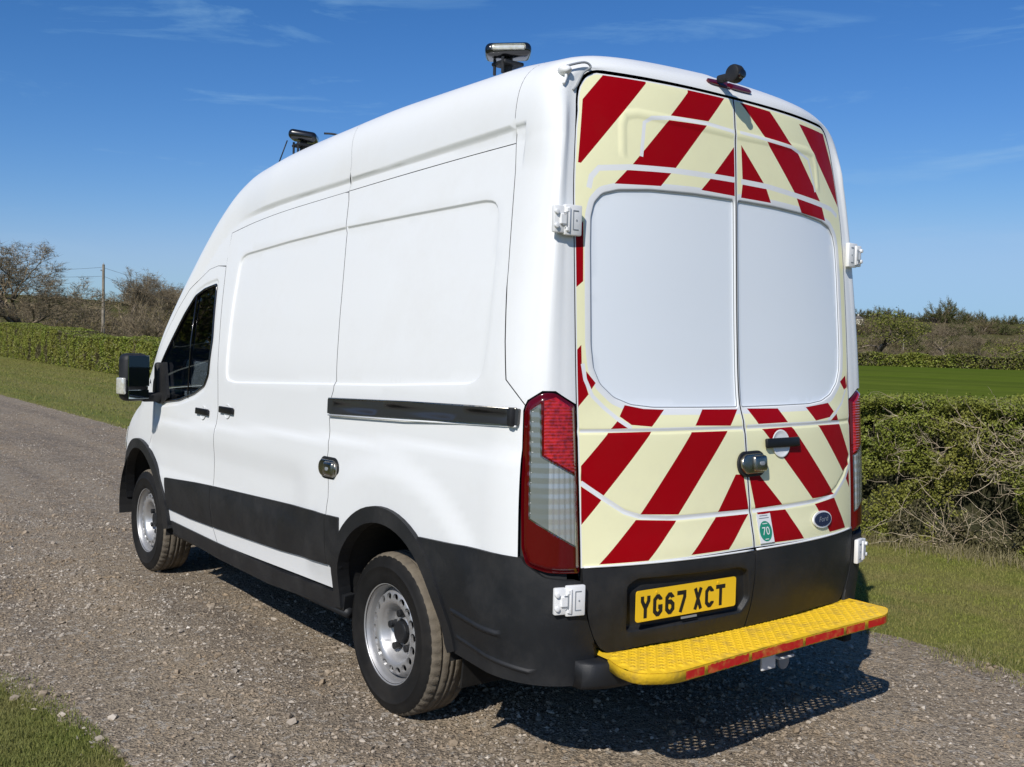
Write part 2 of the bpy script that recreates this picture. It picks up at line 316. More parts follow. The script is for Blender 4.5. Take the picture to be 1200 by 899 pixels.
def roundp(P, r, k=4):
    """round the corners of a polygon"""
    P = np.asarray(P, float); out = []; n = len(P)
    R = r if isinstance(r, (list, tuple)) else [r]*n
    for i in range(n):
        a, b, c = P[i-1], P[i], P[(i+1) % n]; ua = a-b; ub = c-b; la = np.linalg.norm(ua); lb = np.linalg.norm(ub)
        q = min(R[i], la*.48, lb*.48)
        if q < 1e-5: out.append(b); continue
        p0 = b+ua/la*q; p2 = b+ub/lb*q
        for j in range(k+1):
            t = j/k; out.append((1-t)**2*p0+2*t*(1-t)*b+t*t*p2)
    return np.array(out)
def sstep(x): x = np.clip(x, 0, 1); return x*x*(3-2*x)
class Relief:
    """raise the surface by depth inside a polygon (or along a line) with a bevel of width w"""
    def __init__(s, poly, depth, w, line=False, half=0): s.P = np.asarray(poly, float); s.d = depth; s.w = w; s.line = line; s.half = half
    def __call__(s, Q):
        if s.line: return s.d*(1-sstep((dline(s.P, Q, False)-s.half)/s.w))
        return s.d*sstep(sdist(s.P, Q)/s.w+.5)
    def guides(s):
        if s.line: return []
        return [inset(s.P, o) for o in (-s.w*.5, -s.w*.17, s.w*.17, s.w*.5)]
def clean_pts(P, tol=1e-4):
    out = [P[0]]
    for p in P[1:]:
        if np.linalg.norm(p-out[-1]) > tol: out.append(p)
    if np.linalg.norm(out[0]-out[-1]) < tol: out.pop()
    return np.array(out)
def panel(name, outline, F, parent, mats, ds=.03, gap=.002, holes=(), reliefs=(), cons=(), off=0., rim=.004, rimmat=0, matfn=None, flip=True, mirror=True, both=False, func=None, holerim=True):
    outl = clean_pts(inset(np.asarray(outline, float), gap)) if gap else clean_pts(np.asarray(outline, float))
    O = resamp(outl, ds); cons = list(cons)
    for r in reliefs:
        if r.line:
            P_ = resamp(r.P, max(ds, .03), False); t_ = np.gradient(P_, axis=0); t_ /= np.linalg.norm(t_, axis=1)[:, None]+1e-9; n_ = np.stack([-t_[:, 1], t_[:, 0]], 1)
            for o_ in (0, r.half+r.w*.25, r.half+r.w*.6, r.half+r.w):
                for sg_ in ((1, -1) if o_ else (1,)): cons.append((P_+n_*o_*sg_, False))
    verts = []; edges = []
    def addloop(P, closed=True):
        k = len(verts); verts.extend([tuple(p) for p in P]); n = len(P)
        for i in range(n if closed else n-1): edges.append((k+i, k+(i+1) % n))
    addloop(O); H = [resamp(clean_pts(np.asarray(h, float)), ds) for h in holes]
    for h in H: addloop(h)
    def inside(Q, m=0):
        r = inpoly(O, Q)
        for h in H: r &= ~inpoly(h, Q)
        return r
    segs = [O]+H
    for r in reliefs:
        for g in r.guides():
            g = resamp(clean_pts(g), ds); k = len(verts)
            ok = inside(g) & (dline(O, g) > .002)
            for h in H: ok &= dline(h, g) > .002
            verts.extend([tuple(p) for p in g])
            for i in range(len(g)):
                if ok[i] and ok[(i+1) % len(g)]: edges.append((k+i, k+(i+1) % len(g)))
            segs.append(g)
    for c, closed in cons:
        g = resamp(clean_pts(np.asarray(c, float)), ds, closed); k = len(verts); ok = inside(g); verts.extend([tuple(p) for p in g])
        for i in range(len(g) if closed else len(g)-1):
            if ok[i] and ok[(i+1) % len(g)]: edges.append((k+i, k+(i+1) % len(g)))
        segs.append(g)
    lo = O.min(0); hi = O.max(0)
    gx, gy = np.meshgrid(np.arange(lo[0]+ds/2, hi[0], ds), np.arange(lo[1]+ds/2, hi[1], ds)); G = np.stack([gx.ravel(), gy.ravel()], 1)
    if len(G):
        G = G[inside(G)]
        for s_ in segs:
            if len(G) == 0: break
            k_ = np.ones(len(G), bool)
            for i0 in range(0, len(G), 4000):
                q = G[i0:i0+4000]; d = ((q[:, None]-s_[None])**2).sum(2).min(1); k_[i0:i0+4000] = d > (ds*.45)**2
            G = G[k_]
        verts.extend([tuple(p) for p in G])
    r = geometry.delaunay_2d_cdt([Vector(v) for v in verts], edges, [], 0, 1e-5)
    V2 = np.array([tuple(v) for v in r[0]]); T = np.array([f for f in r[2] if len(f) == 3])
    cen = V2[T].mean(1); ok = inside(cen)
    T = T[ok]; cen = cen[ok]
    ar = np.cross(V2[T[:, 1]]-V2[T[:, 0]], V2[T[:, 2]]-V2[T[:, 0]]); T[ar < 0] = T[ar < 0][:, ::-1]; T = T[np.abs(ar) > 1e-10]; cen = V2[T].mean(1)
    used = np.unique(T); remap = -np.ones(len(V2), int); remap[used] = np.arange(len(used)); V2 = V2[used]; T = remap[T]
    sg = -1 if flip else 1
    def nrm0(Q):
        e = 1e-3; a = F(Q+[e, 0])-F(Q-[e, 0]); b = F(Q+[0, e])-F(Q-[0, e]); n = np.cross(a, b)*sg; return n/(np.linalg.norm(n, axis=1)[:, None]+1e-12)
    def G3(Q):
        n = nrm0(Q); d = np.full(len(Q), float(off))
        for rl in reliefs: d = d+rl(Q)
        if func is not None: d = d+func(Q)
        return F(Q)+n*d[:, None]
    P3 = G3(V2); e = 1.2e-3
    a = G3(V2+[e, 0])-G3(V2-[e, 0]); b = G3(V2+[0, e])-G3(V2-[0, e]); N = np.cross(a, b)*sg; N /= np.linalg.norm(N, axis=1)[:, None]+1e-12
    if flip: T = T[:, ::-1]
    mi = np.zeros(len(T), int) if matfn is None else matfn(cen)
    # rim along boundary edges
    E = {}
    for t in T:
        for i in range(3):
            a_, b_ = t[i], t[(i+1) % 3]
            if (b_, a_) in E: del E[(b_, a_)]
            else: E[(a_, b_)] = 1
    be = list(E); nb = nrm0(V2)
    V = list(map(tuple, P3)); NN = list(map(tuple, N)); Fc = [tuple(t) for t in T]; mi = list(mi)
    if rim:
        idx = {}; outer = {}
        for a_, b_ in be:
            ed = P3[b_]-P3[a_]; out = np.cross(ed, nb[a_]); out /= np.linalg.norm(out)+1e-9
            k = len(V)
            V += [tuple(P3[a_]), tuple(P3[b_]), tuple(P3[b_]-nb[b_]*rim), tuple(P3[a_]-nb[a_]*rim)]; NN += [tuple(out)]*4
            Fc.append((k+1, k, k+3, k+2)); mi.append(rimmat)
    Va = np.array(V); Na = np.array(NN)
    def build(Vx, Nx, Fx, mm):
        me = bpy.data.meshes.new(name); me.from_pydata([tuple(v) for v in Vx], [], Fx)
        me.polygons.foreach_set('material_index', mm); me.polygons.foreach_set('use_smooth', [True]*len(Fx)); me.update()
        me.normals_split_custom_set_from_vertices([tuple(q) for q in Nx]); return me
    res = []
    mV = Va*[1, -1, 1]; mN = Na*[1, -1, 1]; mF = [tuple(reversed(f)) for f in Fc]
    if both:
        k = len(Va); me = build(np.vstack([Va, mV]), np.vstack([Na, mN]), Fc+[tuple(i+k for i in f) for f in mF], mi+mi)
        return [link(name, me, parent, mats)]
    res.append(link(name, build(Va, Na, Fc, mi), parent, mats))
    if mirror: res.append(link(name, build(mV, mN, mF, mi), parent, mats))
    return res
def zs(x): return pch(x, HX)-.37
def Sw(p): return Ss(np.stack([p[:, 0], p[:, 1]+zs(np.maximum(p[:, 0], SX0))], 1))

# ------------------------------------------------------------ the van
van = thing('panel_van', 'white high-roof panel van with red and cream chevrons on its rear doors, parked on gravel', 'van')
WH = M['white']; WB = [M['white'], M['backing']]
GROOVE = [(-.723, 2.387), (-.416, 2.38), (.038, 2.366), (.583, 2.345), (.932, 2.331), (1.285, 2.315), (1.66, 2.287), (1.99, 2.248)]
_g = np.array(GROOVE); GX = np.concatenate([np.linspace(-.723, .583, 20), np.linspace(.62, 1.99, 26)]); GROOVE = [(float(a), float(pch(a, _g))) for a in GX]; NG = 20
SLR = [(.583, 2.341), (.568, 2.298), (.548, 2.111), (.502, 1.824), (.447, 1.44), (.456, 1.393), (.482, 1.343), (.484, 1.263), (.455, 1.12), (.465, 1.045), (.445, .987), (.42, .9), (.43, .83), (.425, .63), (.408, .533), (.385, .47)]
SEAM = [(-.723, 2.387), (-.745, 2.28), (-.795, 1.9), (-.82, 1.637), (-.838, 1.498), (-.91, 1.41)]
FDR = [(1.99, 2.248), (2.0, 2.13), (1.995, 2.05), (1.965, 1.858), (1.918, 1.608), (1.885, 1.40), (1.862, 1.2), (1.88, 1.065), (1.895, .816), (1.925, .63), (1.932, .523), (1.878, .433)]
def arc(cx, cz, a, b, t0, t1, n=22): return [(cx+a*math.cos(math.radians(t0+(t1-t0)*i/n)), cz+b*math.sin(math.radians(t0+(t1-t0)*i/n))) for i in range(n+1)]
RA = (-.10, .44); RAa, RAb, RAA, RAB = .435, .42, .495, .49
FA = (3.28, .40); FAa, FAb, FAA, FAB = .50, .46, .60, .525
GBOX = [(1.635, 1.382), (1.745, 1.392), (1.765, 1.42), (1.785, 1.61), (1.80, 1.854), (1.80, 2.04), (1.785, 2.085), (1.729, 2.106), (1.159, 2.141), (.6, 2.165), (-.02, 2.176), (-.58, 2.182), (-.645, 2.17), (-.675, 2.13), (-.70, 1.956), (-.72, 1.70), (-.72, 1.55), (-.70, 1.50), (-.64, 1.475), (-.006, 1.441), (.464, 1.424), (1.022, 1.404)]
GB = roundp(GBOX, .03, 2)
def side_form(Q):
    x = Q[:, 0]; v = Q[:, 1]
    # belt crease: below the line the metal stands a little proud; bulge round the rear wheel; low sculpted hollow
    line = 1.165-.05*(x-.6)/1.2*1.0
    d = .010*(1-sstep((v-line+.028)/.056))*sstep((v-.5)/.2)
    rr = np.hypot((x-RA[0])/1.15, (v-RA[1])/1.0)
    d += .016*(1-sstep((rr-.60)/.13))*sstep((v-.45)/.2)*(x < 1)
    hol = .012*sstep((v-.70)/.10)*(1-sstep((v-.90)/.16))*sstep((x-.62)/.25)*(1-sstep((x-3.0)/.1))
    wob = np.sin(x*5.1+v*2.3)*np.sin(v*6.3-x*1.7)*.0006
    return d-hol+wob
RG = Relief(GB, -.010, .013)
LED = Relief([(p[0], p[1]+.055) for p in GROOVE]+[(2.3, 2.21), (2.3, 2.6), (-.62, 2.6)], .013, .03)
# dark inner frame that shows in the seams
panel('inner_frame', [(-.9, 3.32), (-1.06, 3.1), (-1.06, .5), (-.62, .5)]+arc(*RA, .50, .50, 172, 8)+[(.44, .42), (1.9, .42), (2.68, .42)]+arc(*FA, .6, .54, 176, 130, 8)+[(3.0, 1.20), (2.0, 1.20), (1.95, 2.0), (2.2, 2.12), (2.4, 2.3), (1.9, 3.1)], Ss, van, M['backing'], ds=.06, off=-.014, rim=0, gap=0)
# side panels
rear_arc = arc(*RA, RAa, RAb, 178, 2)
panel('side_panel', SLR[::-1][:0]+GROOVE[:NG][::-1]+SEAM[1:]+[(-.905, 1.39), (-.905, .60), (-.535, .60)]+rear_arc+SLR[::-1][:-1], Ss, van, WB, rimmat=1, ds=.035, reliefs=[RG], func=side_form)
panel('sliding_door', SLR+FDR[::-1][:-1]+GROOVE[NG:][::-1], Ss, van, WB, rimmat=1, gap=.0026, ds=.035, reliefs=[RG], func=side_form)
DTOP = [(1.99, 2.055), (2.12, 2.06), (2.25, 2.045), (2.38, 1.995), (2.52, 1.915), (2.66, 1.80), (2.80, 1.665), (2.95, 1.51), (3.06, 1.385), (3.10, 1.33)]
WIN = roundp([(2.035, 1.62), (2.10, 1.948), (2.28, 1.925), (2.42, 1.885), (2.56, 1.775), (2.72, 1.62), (2.88, 1.455), (2.985, 1.335), (2.985, 1.225), (2.83, 1.205), (2.52, 1.235), (2.26, 1.29), (2.10, 1.345), (2.045, 1.41)], .022, 3)
fd = FDR[2:]
front_low = arc(*FA, FAa, FAb, 104, 176, 16)
panel('front_door', DTOP[1:]+[(3.03, 1.24), (2.965, 1.17), (2.965, 1.05), (3.04, .92), (3.07, .87)]+arc(*FA, FAa, FAb, 113, 172, 14)+[(2.70, .445), (1.878, .433)]+fd[::-1][1:], Ss, van, WB, rimmat=1, gap=.0026, ds=.035, holes=[WIN], func=side_form, reliefs=[Relief(inset(WIN, -.03), -.006, .02)])
for o in panel('side_window', inset(WIN, -.004), Ss, van, M['glass'], ds=.06, off=-.012, rim=0, gap=0): pass
for sg in (1, -1):
    ring = np.vstack([WIN, WIN[:1]]); q = resamp(WIN, .03)
    P3 = Ss(q)+np.array([0, -.004, 0]); P3[:, 1] *= sg
    V, F = tube(list(P3)+[P3[0], P3[1]], .008, 6, False); link('window_seal', mesh('window_seal', V, F), van, M['gloss'])
    dv = Ss(np.array([(2.40, 1.885), (2.385, 1.6), (2.37, 1.255)]))+[0, -.002, 0]; dv[:, 1] *= sg
    V, F = tube(dv, .005, 6); link('window_divider', mesh('window_divider', V, F), van, M['gloss'])
panel('mirror_sail', roundp([(2.70, 1.235), (2.78, 1.47), (2.90, 1.425), (2.99, 1.33), (2.99, 1.20), (2.83, 1.19)], .02, 2), Ss, van, M['plastic'], ds=.05, off=.014, rim=.02, gap=0)
# roof cap and cab
cap_low = [(a, b-zs(a)) for a, b in GROOVE]
roofseam = [(.583, 2.345-float(zs(.583))), (.56, .06), (.60, .25), (.70, .50), (.70, .9)]
GRV = np.array([(a, b+.05-float(zs(a))) for a, b in GROOVE])
RCON = [(GRV+[0, o_], False) for o_ in (-.013, -.007, 0., .006, .013)]
def roof_form(Q):
    g = np.interp(Q[:, 0], GRV[:, 0], GRV[:, 1]); return .013*sstep((Q[:, 1]-g+.012)/.024)*(1-sstep((Q[:, 0]-1.45)/.5))
panel('roof', [(-.723, .9), (-.723, 2.387-float(zs(-.723)))]+cap_low[1:NG-1]+roofseam, Sw, van, WB, rimmat=1, ds=.04, func=roof_form, cons=RCON, both=True, gap=.0015, rim=.004)
panel('roof', roofseam[::-1]+cap_low[NG:]+[(2.25, .06), (2.45, .16), (2.60, .27), (2.64, .55), (2.64, .9)], Sw, van, WH, ds=.03, func=roof_form, cons=RCON, both=True, gap=0, rim=0)
wz = lambda x, w: (x, float(zs(x))+w)
top_ = [(1.99, 2.248-float(zs(1.99))), (2.25, .06), (2.45, .16), (2.60, .27), (2.75, .31), (2.95, .32), (3.15, .34), (3.36, .36)]
low_ = resamp(np.array([(3.36, float(zs(3.36))+.36), (3.30, 1.22), (3.12, 1.28)]+DTOP[::-1][:-1]+[(1.993, 2.054), (1.997, 2.1), (1.99, 2.248)]), .025, False)[1:-1]
panel('cab_pillar', top_+[(a, b-float(zs(a))) for a, b in low_], Sw, van, WH, ds=.03, gap=0, rim=0)
panel('windscreen', [(2.60, .9), (2.60, .30), (2.75, .34), (2.95, .35), (3.15, .37), (3.36, .40), (3.42, .6), (3.44, .9)], Sw, van, M['glass'], ds=.05, both=True, off=-.005, rim=0, gap=0)
panel('front_wing', [wz(3.37, .35), (3.29, 1.215), (3.10, 1.30), (3.03, 1.235), (2.968, 1.165), (2.97, 1.05), (3.045, .92), (3.08, .865)]+arc(*FA, FAa, FAb, 112, 12, 20)+[(3.80, .62), (4.20, .62), (4.20, .70), wz(4.20, .22), wz(3.9, .24), wz(3.6, .30)], Ss, van, WH, ds=.04)
panel('bonnet', [(3.38, .36), (3.6, .31), (3.9, .25), (4.2, .23), (4.24, .9), (3.45, .9), (3.43, .6)], Sw, van, WH, ds=.05, both=True)
panel('headlight', roundp([(3.86, .80), (4.19, .74), (4.21, .86), (4.05, 1.0), (3.88, .95)], .03, 2), Ss, van, M['glasslens'], ds=.05, off=.008, gap=0)
# nose closure
V = []; F = []; rows = []
for w in np.linspace(.30, float(zs(4.2))+.9, 26):
    p = Ss(np.array([[4.2, w]]))[0]; row = []
    for k in range(9):
        t = k/8; row.append(len(V)); V.append((4.2+.10*math.sin(t*math.pi/2), p[1]*(1-t), p[2]-.02*t*(p[2] > .9)))
    rows.append(row)
V2_ = [(x, -y, z) for x, y, z in V]
for a, b in zip(rows[:-1], rows[1:]):
    for k in range(8): F.append((a[k], a[k+1], b[k+1], b[k]))
k = len(V); link('front_grille', mesh('front_grille', V+V2_, [f[::-1] for f in F]+[tuple(i+k for i in f) for f in F]), van, M['plastic'])
# rear frame: corner posts and header
LTOP = [(-.91, 1.41), (-.918, 1.428), (-.971, 1.462), (-1.02, 1.462), (-1.10, 1.415)]
POCK = roundp([(-.895, 2.14), (-.975, 2.15), (-.975, 1.985), (-.915, 1.975)], .01, 2)
def frame_form(Q):
    x = Q[:, 0]; v = Q[:, 1]
    a = sstep((v-2.437)/.024+.5); b = sstep((-.786-x)/.018+.5)*sstep((v-2.27)/.15)
    led = .013*np.maximum(a, b)*(1-sstep((-.845-x)/.12))
    crease = .010*np.clip(1-np.abs(x+.990)/np.where(x > -.99, .075, .055), 0, 1)*(1-sstep((v-2.42)/.15))
    return led+crease
panel('rear_frame', [(-.723, 3.345), (-.723, 2.387)]+SEAM[1:]+LTOP[1:]+[(-1.10, 3.345)], Ss, van, WB, rimmat=1, ds=.026, gap=.0015, both=True,
      func=frame_form,
      cons=[([(-.725, 2.425), (-.777, 2.425), (-.777, 2.27)], False), ([(-.725, 2.437), (-.786, 2.437), (-.786, 2.27)], False), ([(-.725, 2.449), (-.795, 2.449), (-.795, 2.27)], False), ([(-.990, 1.47), (-.990, 2.6)], False), ([(-.915, 1.5), (-.915, 2.6)], False), ([(-1.045, 1.45), (-1.045, 2.6)], False)])
# cladding, sills, arches, bumper
PL = M['plastic']
CT = [(.30, .827), (.43, .822), (1.289, .792), (1.9, .77), (2.174, .758), (2.72, .725)]; CB = [(2.69, .525), (2.3, .52), (1.922, .527), (.983, .555), (.411, .588), (.36, .59)]
def between(a, b, T):
    t = np.array(T); s = sorted([p for p in T if a < p[0] < b]); return [(a, float(np.interp(a, t[:, 0], t[:, 1])))]+s+[(b, float(np.interp(b, t[:, 0], t[:, 1])))]
CBs = sorted(CB)
for a, b in ((.30, .425), (.427, 1.91), (1.914, 2.70)):
    panel('side_moulding', roundp(between(a, b, CT)+between(a, b, CBs)[::-1], .008, 2), Ss, van, PL, ds=.04, off=.011, rim=.015, gap=.001, func=side_form)
panel('sill_cover', roundp([(.30, .462), (.33, .385), (1.17, .34), (1.885, .345), (2.62, .38), (2.66, .45), (1.88, .44), (1.0, .44)], .006, 2), Ss, van, PL, ds=.05, off=.008, rim=.05, gap=0, cons=[([(1.90, .35), (1.89, .44)], False)])
for s in (1, -1):
    V, F = tube([(x, .985*s, .372) for x in (.32, 1.0, 1.88, 2.64)], .026, 8); link('side_rail', mesh('side_rail', V, F), van, PL)
def flare(C, a, b, A, B, t0, t1):
    o = arc(*C, A, B, t0, t1, 30); i = arc(*C, a, b, t1, t0, 30)
    return o+i
panel('wheel_arch', [(RA[0]+RAA, .40)]+flare(RA, RAa, RAb, RAA, RAB, 2, 172)[:31]+[(-.60, .44), (-.55, .42)]+arc(*RA, RAa, RAb, 178, 2, 30)+[(RA[0]+RAa, .40)], Ss, van, PL, ds=.035, off=.020, rim=.06, gap=0, func=side_form)
panel('wheel_arch', [(FA[0]+FAA, .44)]+arc(*FA, FAA, FAB, 4, 178, 30)+[(FA[0]-FAA-.01, .40), (FA[0]-FAa, .38)]+arc(*FA, FAa, FAb, 176, 6, 30), Ss, van, PL, ds=.035, off=.022, rim=.06, gap=0)
# inner wheel housings
for C, A, B in ((RA, RAa, RAb), (FA, FAa, FAb)):
    for s in (1, -1):
        V = []; F = []
        a_ = arc(C[0], C[1], A+.012, B+.012, -8, 188, 28)
        for x, z in a_: V += [(x, s*1.01, z), (x, s*.62, z)]
        for i in range(len(a_)-1): F.append((2*i, 2*i+1, 2*i+3, 2*i+2))
        k = len(V); V += [(x, s*.62, z) for x, z in a_]+[(C[0], s*.62, C[1])]
        for i in range(len(a_)-1): F.append((k+i, k+i+1, k+len(a_)))
        link('wheel_housing', mesh('wheel_housing', V, F, False), van, M['under'])
BUM = [(-.375, .850), (-.69, .866), (-.915, .868), (-.925, .845), (-.985, .80), (-1.098, .785), (-1.10, .52), (-1.10, .405), (-.80, .41), (-.58, .43), (-.60, .47), (-.592, .55), (-.565, .64), (-.50, .73), (-.44, .79)]
panel('bumper_corner', roundp(BUM, .008, 2), Ss, van, PL, ds=.018, off=.012, rim=.05, gap=0, func=lambda Q: side_form(Q)*sstep((Q[:, 0]+.98)/.2), reliefs=[Relief([(-.62, .605), (-.84, .575)], .008, .012, True, .003), Relief([(-.63, .50), (-.92, .455)], .006, .01, True, .002)])
for s in (1,):   # pale clips that have worked loose along the arch edge
    for (x, z, r_) in ((-.432, .775, .009), (-.458, .735, .012), (-.470, .715, .013), (-.52, .65, .009)):
        P = Ss(np.array([[x, z]]))[0]; bm_obj('arch_clip', bevel_box(r_*1.2, .012, r_*1.8, .003, 1, (P[0], P[1]+.034, P[2])), van, M['whiteplain'])
# lower rear bumper beam that runs under the doors
V = []; F = []; n = 40
prof = [(.06, .498), (-.008, .497), (-.020, .488), (-.024, .42), (-.012, .402), (.14, .400)]
for i in range(n+1):
    y = -.84+1.68*i/n; e = abs(y)/.84; xb = -1.170+.060*e**12
    for dx, z in prof: V.append((xb+dx, y, z))
m = len(prof)
for i in range(n):
    for k in range(m-1): F.append((i*m+k, (i+1)*m+k, (i+1)*m+k+1, i*m+k+1))
F += [tuple(range(m)), tuple(range(n*m, n*m+m))[::-1]]
link('rear_bumper', mesh('rear_bumper', V, F), van, PL)
# rear doors
def door_outline(zb):
    p = [(.0025, 2.647)]
    for v in np.linspace(2.72, 2.50, 10): y, z = Dv(np.array([-1.]), np.array([v])); p.append((float(y[0])-.005, float(z[0])-.010))
    for v in np.linspace(2.42, zb+.0, 26): p.append((float(pch(v, YD))-.002, float(v)))
    p += [(.0025, zb+.012)]; return p
PAN = {1: LIV['panelL'], -1: LIV['panelR']}
PANC = [(.0, 2.234), (.245, 2.233), (.47, 2.225), (.62, 2.21), (.69, 2.19), (.725, 2.155), (.742, 2.10), (.748, 1.985), (.752, 1.8), (.755, 1.632), (.747, 1.55), (.72, 1.49), (.66, 1.44), (.583, 1.413), (.48, 1.402), (.25, 1.399), (.0, 1.397)]
# lip guide lines for the painted window
for s in (1, -1):
    sgn = np.array([s, 1.])
    OUT = np.array(door_outline(.828))*sgn
    pan = np.array(PANC)*sgn
    pane = pan.copy(); pane[0, 0] = pane[-1, 0] = .012*s
    pane = roundp(pane, .012, 2)
    lip = inset(pane, -.028)
    reds = [np.array(r) for r in LIV['red'] if np.mean([p[0] for p in r])*s > 0]
    strips = [(np.array(p), w) for p, w in LIV['strip'] if np.mean([q[0] for q in p])*s > 0]
    cream = inset(OUT, .006)
    spoly = []
    for p, w in strips:
        t = np.gradient(p, axis=0); t /= np.linalg.norm(t, axis=1)[:, None]; nn = np.stack([-t[:, 1], t[:, 0]], 1)*w/2
        spoly.append(np.vstack([p+nn, (p-nn)[::-1]]))
    def mf(Q, reds=reds, spoly=spoly, lip=lip, cream=cream, pane=pane):
        r = np.zeros(len(Q), int); c = inpoly(cream, Q); r[c] = 1; r[inpoly(lip, Q)] = 0
        for p in reds: r[inpoly(p, Q) & c] = 2
        for p in spoly: r[inpoly(p, Q)] = 0
        r[inpoly(pane, Q)] = 3
        return r
    cons = [(p, True) for p in reds]+[(p, True) for p in spoly]+[(cream, True), (lip, True), (pane, True)]
    B1 = np.array([(.0, 2.50), (.52, 2.51), (.575, 2.50), (.59, 2.46), (.595, 2.36)])*sgn
    rel = [Relief(pane, -.010, .012), Relief(np.array([(.0, 1.312), (.45, 1.312), (.83, 1.318)])*sgn, -.004, .014, True, .0), Relief(B1, .003, .02, True, .004),
           Relief(np.array([(0., .984), (.45, .984), (.58, .999), (.66, 1.03), (.74, 1.08), (.81, 1.15)])*sgn, -.004, .016, True, 0)]
    fl = (s < 0)
    # outline orientation: F maps (y, z); outward is -x
    panel('rear_door', OUT, Rs, van, [WH, M['cream'], M['red'], M['panelglass'], M['backing']], rimmat=4, ds=.024, gap=.001, reliefs=rel, cons=cons, matfn=mf, mirror=False, flip=True, rim=.004)
    o2 = [(.0025, .826), (.2, .827)]+[(float(pch(z, YD))-.006, z) for z in (.826, .80, .74, .68, .62, .57)]+[(.735, .530), (.70, .508), (.5, .520), (.0025, .514)]
    o2 = np.array(o2)*sgn
    rl = []
    if s > 0: rl = [Relief(roundp([(.640, .752), (.60, .775), (.10, .770), (.045, .755), (.018, .64), (.05, .588), (.628, .585)], .012, 2), -.026, .012)]
    panel('lower_door_trim', roundp(o2, .006, 2), Rs, van, PL, ds=.028, gap=.001, reliefs=rl, mirror=False, flip=True, off=.008, rim=.03)
    # white trim line on top of black section
    q = np.array([(.01, .832), (.4, .832), (.81, .832)])*sgn; P = Rs(resamp(q, .05, False))+[-.004, 0, 0]
    V, F = tube(list(P), .0045, 5); link('trim_edge', mesh('trim_edge', V, F), van, WH)
    # thin grey rubber seal round the painted glass
    P = Rs(resamp(pane, .03))+[.006, 0, 0]; V, F = tube(list(P)+[P[0], P[1]], .0028, 5, False); link('glass_seal', mesh('glass_seal', V, F), van, M['greyrim'])
# dark lining behind the doors
def Rin(p): r = Rs(p); r[:, 0] += .03; return r
panel('door_lining', [(0, 2.66), (.70, 2.64), (.76, 2.5), (.80, 2.1), (.81, 1.4), (.81, .8), (.735, .52), (0, .52)], Rin, van, M['backing'], ds=.08, flip=True, both=True, rim=0, gap=0)
# tail lamps
LAMP = roundp([(-.907, 1.39), (-.918, 1.425), (-.971, 1.458), (-1.02, 1.458), (-1.096, 1.412), (-1.098, 1.15), (-1.098, .81), (-.99, .818), (-.925, .838), (-.909, .90), (-.905, 1.15)], [.01, .02, .02, .02, .01, 0, .01, .01, .02, .01, 0], 3)
CLR = np.array([(-.931, 1.392), (-.967, 1.420), (-.972, 1.232), (-1.088, 1.160), (-1.088, .900), (-.936, 1.008)])
RDB = np.array([(-.978, 1.428), (-1.02, 1.442), (-1.082, 1.40), (-1.086, 1.170), (-.978, 1.236)])
def lampmat(Q):
    r = np.zeros(len(Q), int); i = inpoly(CLR, Q); r[i] = 1; r[i & (Q[:, 0] > -.995)] = 3; r[inpoly(RDB, Q)] = 2
    ed = dline(CLR, Q) < .005; r[ed & i] = 4
    return r
def lampform(Q):
    d = sdist(LAMP, Q); b = .014*sstep(d/.025)
    i = inpoly(RDB, Q); f = (np.abs(((Q[:, 1]/.012) % 1)-.5)-.25)*.0018*i
    c = inpoly(CLR, Q); f = f+(np.abs(((Q[:, 1]/.036) % 1)-.5)-.25)*.0016*c+(np.abs(((Q[:, 0]/.009) % 1)-.5)-.25)*.003*c*(Q[:, 0] < -.995)
    return b+f
lm = M['clearside'].copy()
LAMPS = {}
for o in panel('tail_light', LAMP, Ss, van, [M['redlens'], M['clear'], M['redbright'], M['clearside'], M['chrome']], ds=.006, func=lampform, cons=[(CLR, True), (inset(CLR, .005), True), (RDB, True), ([(-.995, .9), (-.995, 1.3)], False)], matfn=lampmat, gap=.001, rim=.03): LAMPS[-1 if 1 in LAMPS else 1] = o
for s in (1,):   # thin chrome bars in the clear lens
    parts = []
    for z in np.arange(1.03, 1.40, .036):
        for (a, b) in (((-.942, z), (-.966 if z > 1.235 else -.992, z-.004)),):
            P = Ss(np.array([a, b]))+[0, 0, 0]; n = np.array([-.35, .94, 0]); P = P+n*.0135; P[:, 1] *= s; V, F = tube(list(P), .0016, 4); link('lens_bar', mesh('lens_bar', V, F), LAMPS[s], M['whiteplain'])
# high brake light and reversing camera on the header
BR = [(-1.003, 3.215), (-1.04, 3.205), (-1.046, 3.25), (-1.046, 3.343), (-1.004, 3.343), (-1.0, 3.26)]
panel('brake_light', roundp(BR, [.012, .012, 0, 0, 0, 0], 3), Ss, van, M['redlens'], ds=.02, off=.009, rim=.014, gap=0, both=True)
cb = cyl_bm(.036, .045, 20, 'Y', (-1.085, .075, 2.722), .010); ln = cyl_bm(.018, .02, 16, 'X', (-1.118, .075, 2.715), .003)
arm = bevel_box(.08, .036, .03, .01, 2, (-1.04, .075, 2.715))
hd = bm_obj('reversing_camera', [cb, arm], van, M['plastic']); bm_obj('camera_lens', ln, hd, M['gloss'])
